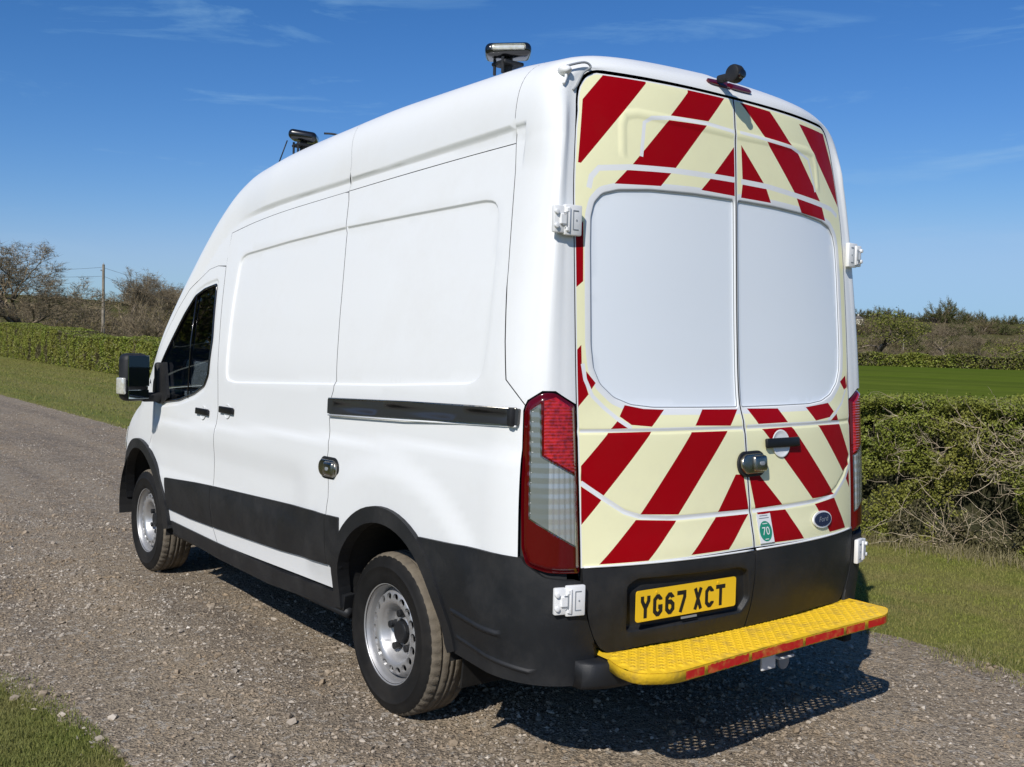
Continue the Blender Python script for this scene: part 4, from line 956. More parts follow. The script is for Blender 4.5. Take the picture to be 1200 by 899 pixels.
# ------------------------------------------------------------ ground, track, verge
def smooth01(a, b, x): return sstep((x-a)/(b-a))
def terrain(x, y):
    """height of the land: flat round the track, rising to wooded hills beyond"""
    d = np.hypot(x, y); az = np.degrees(np.arctan2(y, x))
    h = 26*smooth01(230, 640, d)+14*smooth01(600, 1500, d)
    u = .5+.5*np.sin(az*.13+1.0)*.35+.10*np.sin(az*.41)
    return h*(.72+.45*u*.8)-.01*0
def grid_sheet(name, xs, ys, zf, mats):
    X, Y = np.meshgrid(xs, ys, indexing='ij'); Z = zf(X, Y); V = np.stack([X, Y, Z], -1).reshape(-1, 3); a = len(xs); b = len(ys)
    i, j = np.meshgrid(np.arange(a-1), np.arange(b-1), indexing='ij'); q = (i*b+j).ravel()
    T = np.stack([q, q+b, q+b+1, q+1], 1)
    me = tri_mesh(name, V, T, 4, smooth=True); o = link(name, me, None, mats); o['kind'] = 'structure'; return o
def nodes_mat(name):
    m = bpy.data.materials.new(name); m.use_nodes = True; return m, m.node_tree, m.node_tree.nodes['Principled BSDF']
def noise_node(n, scale, detail=5, rough=.6, vec=None, dist=0):
    z = n.nodes.new('ShaderNodeTexNoise'); z.inputs['Scale'].default_value = scale; z.inputs['Detail'].default_value = detail; z.inputs['Roughness'].default_value = rough; z.inputs['Distortion'].default_value = dist
    if vec is not None: n.links.new(vec, z.inputs[0])
    return z
def mixc(n, fac, a, b):
    x = n.nodes.new('ShaderNodeMix'); x.data_type = 'RGBA'
    for s_, i_ in ((fac, 0), (a, 6), (b, 7)):
        if isinstance(s_, tuple): x.inputs[i_].default_value = (*s_, 1)
        elif isinstance(s_, (int, float)): x.inputs[i_].default_value = s_
        else: n.links.new(s_, x.inputs[i_])
    return x.outputs[2]
def rng_(n, src, a, b, c=0., d=1.):
    r = n.nodes.new('ShaderNodeMapRange'); n.links.new(src, r.inputs[0])
    for i_, v in zip((1, 2, 3, 4), (a, b, c, d)): r.inputs[i_].default_value = v
    return r.outputs[0]
# field / land
mf_, n, b = nodes_mat('field_grass'); pos = n.nodes.new('ShaderNodeNewGeometry').outputs['Position']
big = noise_node(n, .012, 4, .6, pos); mid = noise_node(n, .5, 4, .6, pos); fine = noise_node(n, 14, 3, .7, pos)
c = mixc(n, rng_(n, big.outputs[0], .45, .55), (.11, .15, .022), (.14, .17, .03)); c = mixc(n, rng_(n, mid.outputs[0], .35, .7), c, (.085, .13, .012)); c = mixc(n, rng_(n, fine.outputs[0], .4, .65, 0, .5), c, (.06, .09, .01))
ln_ = n.nodes.new('ShaderNodeVectorMath'); ln_.operation = 'LENGTH'; n.links.new(pos, ln_.inputs[0]); w1 = noise_node(n, .03, 4, .6, pos)
scr = mixc(n, rng_(n, w1.outputs[0], .4, .6), (.10, .082, .042), (.075, .08, .026)); mps = n.nodes.new('ShaderNodeMapping'); mps.inputs['Rotation'].default_value = (0, 0, math.radians(30)); mps.inputs['Scale'].default_value = (.012, .16, 1); n.links.new(pos, mps.inputs[0]); sn = noise_node(n, 1.0, 5, .65, mps.outputs[0]); c = mixc(n, rng_(n, sn.outputs[0], .42, .62, 0, .8), c, (.062, .085, .016))
c = mixc(n, rng_(n, ln_.outputs['Value'], 186, 192), c, scr)
n.links.new(c, b.inputs['Base Color']); b.inputs['Roughness'].default_value = .9; b.inputs['Specular IOR Level'].default_value = .0
xs = np.concatenate([-np.geomspace(3500, 30, 26), np.linspace(-24, 160, 60), np.geomspace(168, 3500, 50)])
ys = np.concatenate([-np.geomspace(3500, 30, 60), np.linspace(-26, 26, 16), np.geomspace(30, 3500, 26)])
grid_sheet('ground', xs, ys, lambda X, Y: terrain(X, Y)-.012, mf_)
# mown verge either side of the track
mv, n, b = nodes_mat('verge_grass'); pos = n.nodes.new('ShaderNodeNewGeometry').outputs['Position']
sep = n.nodes.new('ShaderNodeSeparateXYZ'); n.links.new(pos, sep.inputs[0])
big = noise_node(n, .35, 5, .65, pos); mid = noise_node(n, 3.0, 5, .65, pos); fine = noise_node(n, 60, 4, .7, pos)
mpn = n.nodes.new('ShaderNodeMapping'); mpn.inputs['Rotation'].default_value = (0, 0, math.radians(7)); mpn.inputs['Scale'].default_value = (.02, 1.15, 1); n.links.new(pos, mpn.inputs[0])
stripe = noise_node(n, 1.0, 2, .5, mpn.outputs[0])
c = mixc(n, rng_(n, big.outputs[0], .4, .6), (.20, .215, .048), (.15, .19, .038)); c = mixc(n, rng_(n, stripe.outputs[0], .42, .58, 0, .65), c, (.27, .245, .085))
c = mixc(n, rng_(n, mid.outputs[0], .45, .7, 0, .7), c, (.21, .18, .075)); c = mixc(n, rng_(n, fine.outputs[0], .42, .62, 0, .75), c, (.065, .065, .02))
n.links.new(c, b.inputs['Base Color']); b.inputs['Roughness'].default_value = .92; b.inputs['Specular IOR Level'].default_value = .1
bp = n.nodes.new('ShaderNodeBump'); bp.inputs['Strength'].default_value = .7; bp.inputs['Distance'].default_value = .02; n.links.new(fine.outputs[0], bp.inputs['Height']); n.links.new(bp.outputs[0], b.inputs['Normal'])
HL = np.array([(-14, -6.3), (-4, -5.3), (.07, -4.88), (1.4, -4.72), (6, -5.2), (12, -6.1), (22, -7.4), (40, -9.6), (60, -10.9), (78, -12.0), (110, -14.0), (150, -17.5)])
hy = lambda x: np.interp(x, HL[:, 0], HL[:, 1])
def warp_strip(name, x0, x1, nx, yA, yB, ny, z, mats):
    xs = np.linspace(0, 1, nx)**1.6*(x1-x0)+x0; V = []
    for x in xs:
        a = yA(x); b_ = yB(x)
        for t in np.linspace(0, 1, ny): V.append((x, a+(b_-a)*t, z))
    i, j = np.meshgrid(np.arange(nx-1), np.arange(ny-1), indexing='ij'); q = (i*ny+j).ravel(); T = np.stack([q, q+ny, q+ny+1, q+1], 1)
    o = link(name, tri_mesh(name, V, T, 4, smooth=True), None, mats); o['kind'] = 'structure'; return o
n1_ = lambda x, s, o=0: noise.noise(Vector((x*s, o, 0)))
edgeR = lambda x: -2.06+.10*n1_(x, .9, 3)+.05*n1_(x, 4, 5)-.012*max(0, x)
edgeL = lambda x: float(np.interp(x, [-4, 0, .5, 1.2, 2.2, 6], [2.03, 2.05, 2.11, 2.26, 2.55, 2.8]))+.05*n1_(x, .8, 9)+.05*n1_(x, 5, 11)
warp_strip('verge', -16, 150, 220, lambda x: hy(x)-.8, lambda x: 12., 40, -.004, mv)
# gravel track
mg, n, b = nodes_mat('gravel'); pos = n.nodes.new('ShaderNodeNewGeometry').outputs['Position']
vo = n.nodes.new('ShaderNodeTexVoronoi'); vo.inputs['Scale'].default_value = 85; n.links.new(pos, vo.inputs[0])
vo2 = n.nodes.new('ShaderNodeTexVoronoi'); vo2.inputs['Scale'].default_value = 38; n.links.new(pos, vo2.inputs[0])
big = noise_node(n, .55, 5, .6, pos); mid = noise_node(n, 5, 5, .65, pos); fine = noise_node(n, 130, 3, .7, pos)
sv = n.nodes.new('ShaderNodeSeparateColor'); n.links.new(vo.outputs['Color'], sv.inputs[0]); sv2 = n.nodes.new('ShaderNodeSeparateColor'); n.links.new(vo2.outputs['Color'], sv2.inputs[0])
c = mixc(n, rng_(n, big.outputs[0], .38, .62), (.41, .325, .225), (.335, .275, .20)); mpr = n.nodes.new('ShaderNodeMapping'); mpr.inputs['Scale'].default_value = (.10, 1.5, 1); n.links.new(pos, mpr.inputs[0]); rut = noise_node(n, 1.0, 3, .5, mpr.outputs[0])
c = mixc(n, rng_(n, rut.outputs[0], .46, .60, 0, .7), c, (.20, .163, .125)); c = mixc(n, rng_(n, rut.outputs[0], .44, .34, 0, .55), c, (.46, .39, .30)); c = mixc(n, rng_(n, mid.outputs[0], .4, .65, 0, .6), c, (.41, .325, .225))
c = mixc(n, rng_(n, sv.outputs[0], .45, 1, 0, .8), c, (.085, .07, .056)); c = mixc(n, rng_(n, sv2.outputs[1], .82, .95, 0, .7), c, (.48, .43, .36)); c = mixc(n, rng_(n, fine.outputs[0], .5, .75, 0, .6), c, (.09, .075, .06))
n.links.new(c, b.inputs['Base Color']); b.inputs['Roughness'].default_value = .93; b.inputs['Specular IOR Level'].default_value = .2
ad = n.nodes.new('ShaderNodeMath'); ad.operation = 'ADD'; n.links.new(vo.outputs['Distance'], ad.inputs[0]); n.links.new(fine.outputs[0], ad.inputs[1])
bp = n.nodes.new('ShaderNodeBump'); bp.inputs['Strength'].default_value = .9; bp.inputs['Distance'].default_value = .012; n.links.new(ad.outputs[0], bp.inputs['Height'])
bp2 = n.nodes.new('ShaderNodeBump'); bp2.inputs['Strength'].default_value = .6; bp2.inputs['Distance'].default_value = .06; n.links.new(mid.outputs[0], bp2.inputs['Height']); n.links.new(bp.outputs[0], bp2.inputs['Normal']); n.links.new(bp2.outputs[0], b.inputs['Normal'])
warp_strip('gravel_track', -15.5, 149, 700, edgeR, edgeL, 8, 0, mg)
# loose stones
def scatter_stones(nm, N, smin, smax, power, region, mat_, ico=False):
    if ico:
        bm = bmesh.new(); bmesh.ops.create_icosphere(bm, subdivisions=1, radius=1); BV = np.array([v.co[:] for v in bm.verts]); BF = np.array([[v.index for v in f.verts] for f in bm.faces]); bm.free()
    else:
        BV = np.array([(1, 0, 0), (-1, 0, 0), (0, 1, 0), (0, -1, 0), (0, 0, 1), (0, 0, -1)], float); BF = np.array([(0, 2, 4), (2, 1, 4), (1, 3, 4), (3, 0, 4), (2, 0, 5), (1, 2, 5), (3, 1, 5), (0, 3, 5)])
    P = region(N); N = len(P); k = len(BV)
    s = smin+(smax-smin)*rng.random(N)**power
    sc = np.stack([s, s*rng.uniform(.55, 1, N), s*rng.uniform(.35, .75, N)], 1)
    a = rng.uniform(0, 2*np.pi, N); ti = rng.normal(0, .3, N)
    J = BV[None]*(1+rng.uniform(-.28, .28, (N, k, 1)))+rng.uniform(-.12, .12, (N, k, 3)); J = J*sc[:, None]
    c_, s_ = np.cos(ti)[:, None], np.sin(ti)[:, None]; y = J[:, :, 1]*c_-J[:, :, 2]*s_; z = J[:, :, 1]*s_+J[:, :, 2]*c_
    c_, s_ = np.cos(a)[:, None], np.sin(a)[:, None]; x = J[:, :, 0]*c_-y*s_; y2 = J[:, :, 0]*s_+y*c_
    V = np.stack([x+P[:, None, 0], y2+P[:, None, 1], z+(sc[:, 2]*.45)[:, None]], 2).reshape(-1, 3)
    T = (BF[None]+np.arange(N)[:, None, None]*k).reshape(-1, 3)
    tone = np.repeat(np.clip(rng.beta(1.3, 2.4, N), 0, 1), k)
    o = link(nm, tri_mesh(nm, V, T, 3, attr=tone, smooth=False), None, mat_); o['kind'] = 'stuff'; return o
CX, CY = -3.797, 3.225
def track_region(dmax, dens_pow=1.):
    def f(N):
        out = np.zeros((0, 2))
        while len(out) < N:
            m_ = N*2; th = np.radians(rng.uniform(-75, 4, m_)); d = 1.9+(dmax-1.9)*rng.random(m_)**dens_pow; x = CX+d*np.cos(th); y = CY+d*np.sin(th)
            eR = np.array([edgeR(q) for q in np.linspace(-16, 60, 800)]); eL = np.array([edgeL(q) for q in np.linspace(-16, 60, 800)]); g = np.linspace(-16, 60, 800)
            ok = (y > np.interp(x, g, eR)-.03+rng.normal(0, .05, m_)) & (y < np.interp(x, g, eL)+rng.normal(0, .06, m_))
            # keep clear of tyre contact
            pat = np.sin(x*1.1+1.7*np.sin(y*1.3+.5))*np.sin(y*2.1+1.3*np.sin(x*.7))+.5*np.sin(x*2.9+y*1.7)*np.sin(y*4.1-x)
            ok &= rng.random(m_) < .50+.48*pat+.28*(y > 1.25)
            out = np.vstack([out, np.stack([x, y], 1)[ok]])
        return out[:N]
    return f
ms = mat('stone', (.2, .17, .14), .9, attr=('tone', (.125, .10, .076), (.74, .67, .57)), var=(.30, .23, .155), scale=3, spec=.2)
scatter_stones('gravel_stones', 60000, .0022, .0075, 2.2, track_region(11, .62), ms)
scatter_stones('gravel_stones', 52000, .005, .016, 2.3, track_region(28, .75), ms)
scatter_stones('gravel_stones', 1700, .010, .026, 3.6, track_region(10, .8), ms, ico=True)
# grass blades
def blades(nm, P, h0, h1, w, mat_, lean=.5):
    N = len(P); h = rng.uniform(h0, h1, N); a = rng.uniform(0, 2*np.pi, N); l = rng.normal(0, lean, N)*h; b_ = rng.uniform(0, 2*np.pi, N)
    dx = np.cos(a)*w/2; dy = np.sin(a)*w/2; lx = np.cos(b_)*l; ly = np.sin(b_)*l; z0 = np.full(N, -.008)
    V = np.stack([np.stack([P[:, 0]-dx, P[:, 1]-dy, z0], 1), np.stack([P[:, 0]+dx, P[:, 1]+dy, z0], 1), np.stack([P[:, 0]+lx*.4+dx*.7, P[:, 1]+ly*.4+dy*.7, h*.6], 1), np.stack([P[:, 0]+lx*.4-dx*.7, P[:, 1]+ly*.4-dy*.7, h*.6], 1), np.stack([P[:, 0]+lx, P[:, 1]+ly, h], 1)], 1).reshape(-1, 3)
    q = np.arange(N)[:, None]*5; T = np.concatenate([q+[0, 1, 2], q+[0, 2, 3], q+[3, 2, 4]], 0)
    tone = np.repeat(rng.random(N), 5); o = link(nm, tri_mesh(nm, V, T, 3, attr=tone), None, mat_); o['kind'] = 'stuff'; return o
gm1 = mat('grass_green', (.1, .12, .03), .6, attr=('tone', (.085, .14, .018), (.28, .30, .075)), var=(.30, .26, .11), scale=.9, spec=.25, trans=.3)
gm2 = mat('grass_olive', (.1, .12, .03), .7, attr=('tone', (.105, .135, .018), (.36, .37, .09)), var=(.27, .235, .09), scale=2.2, spec=.2, trans=.25)
def sample(N, fn):
    out = []
    while sum(map(len, out)) < N: out.append(fn(N))
    return np.vstack(out)[:N]
def rv(N):
    x = np.where(rng.random(N) < .8, rng.uniform(-1.6, 4.5, N), rng.normal(1.5, 4.5, N)); y = rng.uniform(-6.5, -1.85, N); g = np.linspace(-16, 20, 900); e = np.interp(x, g, [edgeR(q) for q in g]); h_ = hy(x)
    ok = (y < e+rng.normal(0, .10, N)) & (y > h_-.1); return np.stack([x, y], 1)[ok]
blades('verge_grass', sample(110000, rv), .005, .019, .0045, gm2, .9)
def lv(N):
    x = np.where(rng.random(N) < .62, rng.uniform(-.6, 2.4, N), rng.normal(.8, 2.3, N)); y = 2.05+np.abs(rng.normal(0, .75, N)); g = np.linspace(-8, 9, 500); e = np.interp(x, g, [edgeL(q) for q in g])
    ok = y > e+rng.normal(0, .09, N)+.25*np.array([noise.noise(Vector((p*2.2, q*2.2, 4))) for p, q in zip(x, y)])*0; return np.stack([x, y], 1)[ok]
blades('verge_grass', sample(90000, lv), .008, .024, .0035, gm1, .8)
def fv(N):
    x = 8+rng.random(N)**.8*60; y = rng.uniform(-13, -2.1, N); e = -2.06-.012*x; ok = (y < e+rng.normal(0, .06, N)) & (y > hy(x)); return np.stack([x, y], 1)[ok]
blades('verge_grass', sample(40000, fv), .015, .05, .016, gm2, .8)
# long pale tussocks at the foot of the hedge
def ft(N):
    x = rng.uniform(-2.5, 4, N); y = hy(x)+.16*rng.normal(0, 1, N)+.06; return np.stack([x, y], 1)
def fe(N):   # weedy fringe where the verge breaks into the gravel
    x = rng.uniform(-3, 9, N); g = np.linspace(-16, 20, 900); ee = np.interp(x, g, [edgeR(q) for q in g]); y = ee+rng.normal(.02, .09, N)
    k = np.sin(x*3.1+np.sin(x*7.7))+.6*np.sin(x*11.3) > rng.normal(.1, .5, N); return np.stack([x, y], 1)[k]
gm4 = mat('fringe_grass', (.2, .2, .08), .8, attr=('tone', (.09, .11, .02), (.36, .32, .15)), spec=.15, trans=.2)
blades('fringe_grass', sample(9000, fe), .012, .045, .0045, gm4, .8)
gm3 = mat('dry_grass', (.25, .21, .11), .8, attr=('tone', (.11, .10, .035), (.36, .31, .18)), spec=.2, trans=.2)
blades('dry_grass', ft(5500), .03, .13, .006, gm3, .7)

# ------------------------------------------------------------ hedges
leafm = mat('hedge_leaf', (.08, .1, .03), .5, attr=('tone', (.065, .105, .012), (.35, .40, .065)), var=(.24, .24, .05), scale=1.1, spec=.3, trans=.25)
leafb = mat('hedge_leaf_brown', (.1, .09, .04), .6, attr=('tone', (.055, .055, .022), (.20, .175, .085)), spec=.2, trans=.2)
twigm = mat('bare_twig', (.26, .21, .14), .85, attr=('tone', (.13, .10, .065), (.42, .35, .25)), spec=.15)
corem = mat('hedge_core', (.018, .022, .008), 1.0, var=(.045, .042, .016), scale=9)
def leaf_quads(C, Nrm, size, flat=.6):
    """leaf-shaped quads centred at C facing roughly Nrm"""
    N = len(C); r = rng.normal(0, 1, (N, 3)); n_ = Nrm*flat+r*(1-flat); n_ /= np.linalg.norm(n_, axis=1)[:, None]+1e-9
    t = np.cross(n_, rng.normal(0, 1, (N, 3))); t /= np.linalg.norm(t, axis=1)[:, None]+1e-9; b_ = np.cross(n_, t)
    L_ = (size*rng.uniform(.6, 1.3, N))[:, None]; W_ = L_*.34
    V = np.stack([C-t*L_*.5, C+b_*W_, C+t*L_*.5, C-b_*W_], 1).reshape(-1, 3); T = np.arange(N*4).reshape(-1, 4); return V, T
def bumps(x, z, s, seed=0): return np.array([noise.fractal(Vector((a*s, seed, b*s)), 1., 2., 3) for a, b in zip(x, z)])
def seg_tubes(A, B, ra, rb, n=3):
    N = len(A); d = B-A; d /= np.linalg.norm(d, axis=1)[:, None]+1e-9; u = np.cross(d, [0.31, .22, .93]); u /= np.linalg.norm(u, axis=1)[:, None]+1e-9; w = np.cross(d, u); V = []
    for P, R in ((A, ra), (B, rb)):
        for j in range(n):
            a = 2*math.pi*j/n; V.append(P+(u*math.cos(a)+w*math.sin(a))*np.asarray(R)[:, None])
    V = np.stack(V, 1).reshape(-1, 3); q = np.arange(N)[:, None]*2*n
    T = np.concatenate([q+[j, (j+1) % n, n+(j+1) % n, n+j] for j in range(n)], 0); return V, T
def make_hedge(label, x0, x1, hfun, wid, nleaf, lsize, ntwig, tsize, dead=None, hole=None, dens=None):
    root = thing('hedge', label, 'hedge', ((x0+x1)/2, float(hy((x0+x1)/2)), 0)); off = np.array([(x0+x1)/2, float(hy((x0+x1)/2)), 0])
    # leaves: front face, top, back
    t = rng.random(nleaf) if dens is None else dens(nleaf); x = x0+(x1-x0)*t; hh = hfun(x); sel = rng.random(nleaf); H0 = float(np.mean(hh)); fr = H0/(H0+wid*.9)
    front = sel < fr*.8; back = sel > 1-fr*.15; top = ~front & ~back
    z = np.where(front | back, rng.random(nleaf)**.85*hh, hh+0.); y = np.where(front, 0, np.where(back, -wid, -rng.random(nleaf)*wid))
    bu = bumps(x+y*.7, z+y, 1.3/max(lsize/.03, 1)**.7, 2.)*.20+bumps(x, z+y, 6/max(lsize/.03, 1)**.7, 5.)*.09
    dep = -np.abs(rng.normal(0, .05, nleaf))
    rnd = .14*np.clip((z/hh-.8)/.2, 0, 1)**2
    y = y+np.where(back, -1, 1)*np.where(top, 0, bu+dep-rnd)*1.0; z = z+np.where(top, bu*.45+dep*.6+np.abs(rng.normal(0, .02, nleaf)), 0)
    C = np.stack([x, hy(x)+y, z], 1); keep = z > .02
    if hole is not None: keep &= ~hole(C)
    if dead is not None: keep &= rng.random(nleaf) > dead(C)
    gapn = bumps(C[:, 0]*1., C[:, 2]*1., 3.2/max(lsize/.03, 1)**.7, 8.); keep &= (gapn > (-.58 if lsize < .05 else -.85)+.12*rng.random(nleaf)) | top
    C = C[keep]; Nn = np.where(front[:, None], [0., 1., .35], np.where(back[:, None], [0, -1., .3], [0, .2, 1.]))[keep]
    V, T = leaf_quads(C, Nn, lsize, .45); tone = np.repeat(np.clip(.45+.9*bu[keep]+rng.normal(0, .22, len(C)), 0, 1), 4)
    brown = (bumps(C[:, 0], C[:, 2], .8, 13.) > .45) | (rng.random(len(C)) < .07)
    link('foliage', tri_mesh('foliage', V-off, T, 4, mi=brown.astype(int), attr=tone), root, [leafm, leafb])
    # twigs
    if ntwig:
        tx = x0+(x1-x0)*(rng.random(ntwig) if dens is None else dens(ntwig)); tz = rng.random(ntwig)*hfun(tx)*.85; ty = hy(tx)+rng.uniform(-.22, .02, ntwig)
        A = np.stack([tx, ty, tz], 1); D = np.stack([rng.normal(0, .5, ntwig), np.abs(rng.normal(.2, .3, ntwig)), rng.normal(.5, .6, ntwig)], 1); D /= np.linalg.norm(D, axis=1)[:, None]
        L_ = tsize*rng.uniform(.4, 1.3, ntwig)[:, None]; Mi = A+D*L_*.5; D2 = D+rng.normal(0, .35, D.shape); B = Mi+D2*L_*.5; r = .0028*tsize/.2*np.ones(ntwig)
        v1, t1 = seg_tubes(A, Mi, r, r*.8); v2, t2 = seg_tubes(Mi, B, r*.8, r*.35); tone = np.concatenate([np.repeat(rng.random(ntwig), 6)]*2)
        link('twigs', tri_mesh('twigs', np.vstack([v1, v2])-off, np.vstack([t1, t2+len(v1)]), 4, attr=tone), root, twigm)
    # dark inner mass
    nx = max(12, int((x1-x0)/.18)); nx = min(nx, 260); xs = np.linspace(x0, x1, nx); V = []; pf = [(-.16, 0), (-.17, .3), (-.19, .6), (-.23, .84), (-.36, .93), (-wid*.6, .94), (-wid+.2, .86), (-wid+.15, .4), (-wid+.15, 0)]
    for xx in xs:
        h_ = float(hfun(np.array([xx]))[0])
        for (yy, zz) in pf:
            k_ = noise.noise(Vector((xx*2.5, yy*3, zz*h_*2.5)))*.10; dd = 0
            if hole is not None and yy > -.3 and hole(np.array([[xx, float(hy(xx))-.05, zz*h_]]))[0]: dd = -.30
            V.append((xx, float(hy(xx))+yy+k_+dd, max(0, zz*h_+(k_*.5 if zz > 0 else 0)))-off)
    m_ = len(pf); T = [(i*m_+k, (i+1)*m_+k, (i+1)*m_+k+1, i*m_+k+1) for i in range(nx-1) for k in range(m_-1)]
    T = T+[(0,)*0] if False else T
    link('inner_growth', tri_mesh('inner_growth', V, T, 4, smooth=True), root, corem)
    return root
hn = lambda x: 1.19+.035*np.sin(x*2.1)+.02*np.sin(x*5.3)+.004*np.maximum(x, 0)
deadf = lambda C: np.clip(.62*np.exp(-(((C[:, 0]-.25)/.42)**2+((C[:, 2]-.85)/.32)**2))+.9*np.exp(-(((C[:, 0]-.80)/.20)**2+((C[:, 2]-.26)/.26)**2)), 0, .93)
holef = lambda C: (((C[:, 0]-.38)/.24)**2+((C[:, 2]-.40)/.25)**2 < 1+.35*np.sin(C[:, 0]*23)*np.sin(C[:, 2]*19))
dn = lambda N: np.where(rng.random(N) < .72, rng.uniform(.20, .62, N), rng.random(N))   # more of the leaves where the hedge is nearest
dn = lambda N: np.where(rng.random(N) < .75, rng.uniform((6-1.2)/18-.0, (6+3.0)/18, N), rng.random(N))
hd1 = make_hedge('green hedge beside the rear of the van with pale dead twigs and a dark hollow', -6, 12, hn, 1.3, 230000, .024, 500, .16, deadf, holef, dn)
# bleached dead branches in the thin part of the hedge
parts = []
def dead_branch(p, d, L_, r, depth):
    P = [p]; q = p.copy(); dd = d.copy()
    for i in range(5):
        dd = (dd+Vector([random.gauss(0, .28) for _ in range(3)])).normalized(); q = q+dd*L_/5; P.append(q.copy())
        if depth and random.random() < .7: dead_branch(q.copy(), (dd+Vector([random.gauss(0, .7), abs(random.gauss(0, .3)), random.gauss(0, .6)])).normalized(), L_*.6, r*.6, depth-1)
    parts.append(tube(P, [r*(1-.16*i) for i in range(6)], 4, False))
for i in range(34):
    x = random.gauss(.22, .36); z = random.uniform(.62, 1.05); dead_branch(Vector((x, float(hy(x))-.10, z)), Vector((random.gauss(0, .6), .55, random.gauss(.25, .5))).normalized(), random.uniform(.2, .45), .0055, 2)
for i in range(14):
    x = random.gauss(.78, .12); dead_branch(Vector((x, float(hy(x))-.08, 0)), Vector((random.gauss(0, .28), .16, .9)).normalized(), random.uniform(.35, .6), .005, 1)
for i in range(14):
    x = random.uniform(-.2, .5); dead_branch(Vector((x, float(hy(x))-.2, .05)), Vector((random.gauss(0, .6), .3, .6)).normalized(), random.uniform(.25, .5), .004, 1)
V, F = joinVF(parts); o = link('dead_branches', mesh('dead_branches', V, F), hd1, mat('bleached_twig', (.58, .49, .34), .85, var=(.38, .30, .20), scale=9)); o.location = -hd1.location
hf = lambda x: 1.45+.9*smooth01(35, 80, x)+.10*np.sin(x*.35)
make_hedge('long clipped hedge running away beyond the grass at the left of the van', 12, 150, hf, 2.2, 230000, .085, 500, .4, lambda C: .35*np.exp(-((C[:, 0]-40)/7)**2)*(C[:, 2] < .9), None, lambda N: .1+.65*rng.random(N)**1.1)

# ------------------------------------------------------------ trees
barkm = mat('bark', (.115, .095, .07), .9, attr=('tone', (.07, .057, .042), (.26, .21, .155)), spec=.1)
twig2 = mat('fine_twigs', (.16, .13, .09), .9, attr=('tone', (.10, .08, .052), (.33, .265, .17)), spec=.1)
budm = mat('bud_leaves', (.12, .12, .04), .8, attr=('tone', (.11, .095, .035), (.29, .25, .085)), spec=.1, trans=.3)
greenm = mat('evergreen_leaves', (.05, .07, .02), .8, attr=('tone', (.030, .046, .013), (.14, .16, .042)), spec=.1, trans=.2)
olivem = mat('spring_leaves', (.12, .13, .03), .8, attr=('tone', (.09, .11, .02), (.31, .31, .07)), spec=.1, trans=.3)
def grow(seed, H, spread, levels=5, trunk=.28, upness=.5, crook=.25, nchild=(2, 4)):
    R = random.Random(seed); A = []; B = []; ra = []; rb = []; lv = []; tips = []
    def br(p, d, L_, r, l):
        k = 4 if l < 2 else 3; q = p; dd = d
        for i in range(k):
            dd = (dd+Vector((R.gauss(0, crook), R.gauss(0, crook), R.gauss(0, crook)+.05*upness))).normalized(); nq = q+dd*L_/k; r2 = r*(1-.30/k)
            A.append(q); B.append(nq); ra.append(r); rb.append(r2); lv.append(l); q = nq; r = r2
            if l < levels and i >= (1 if l else 2):
                for _ in range(R.randint(1, 2) if i < k-1 else R.randint(*nchild)):
                    a = R.uniform(0, 2*math.pi); s_ = R.uniform(.45, 1.0)*spread; o_ = dd.orthogonal().normalized(); o_ = Matrix.Rotation(a, 3, dd) @ o_
                    nd = (dd*.9+o_*s_+Vector((0, 0, .12*upness))).normalized(); br(q, nd, L_*R.uniform(.55, .78), r*R.uniform(.45, .62), l+1)
        if l >= levels-1: tips.append(q)
    br(Vector((0, 0, -.3)), Vector((R.gauss(0, .05), R.gauss(0, .05), 1)).normalized(), H*trunk*1.4, H*.030, 0)
    return [np.array(v) for v in (A, B)]+[np.array(ra), np.array(rb), np.array(lv), np.array([tuple(t) for t in tips])]
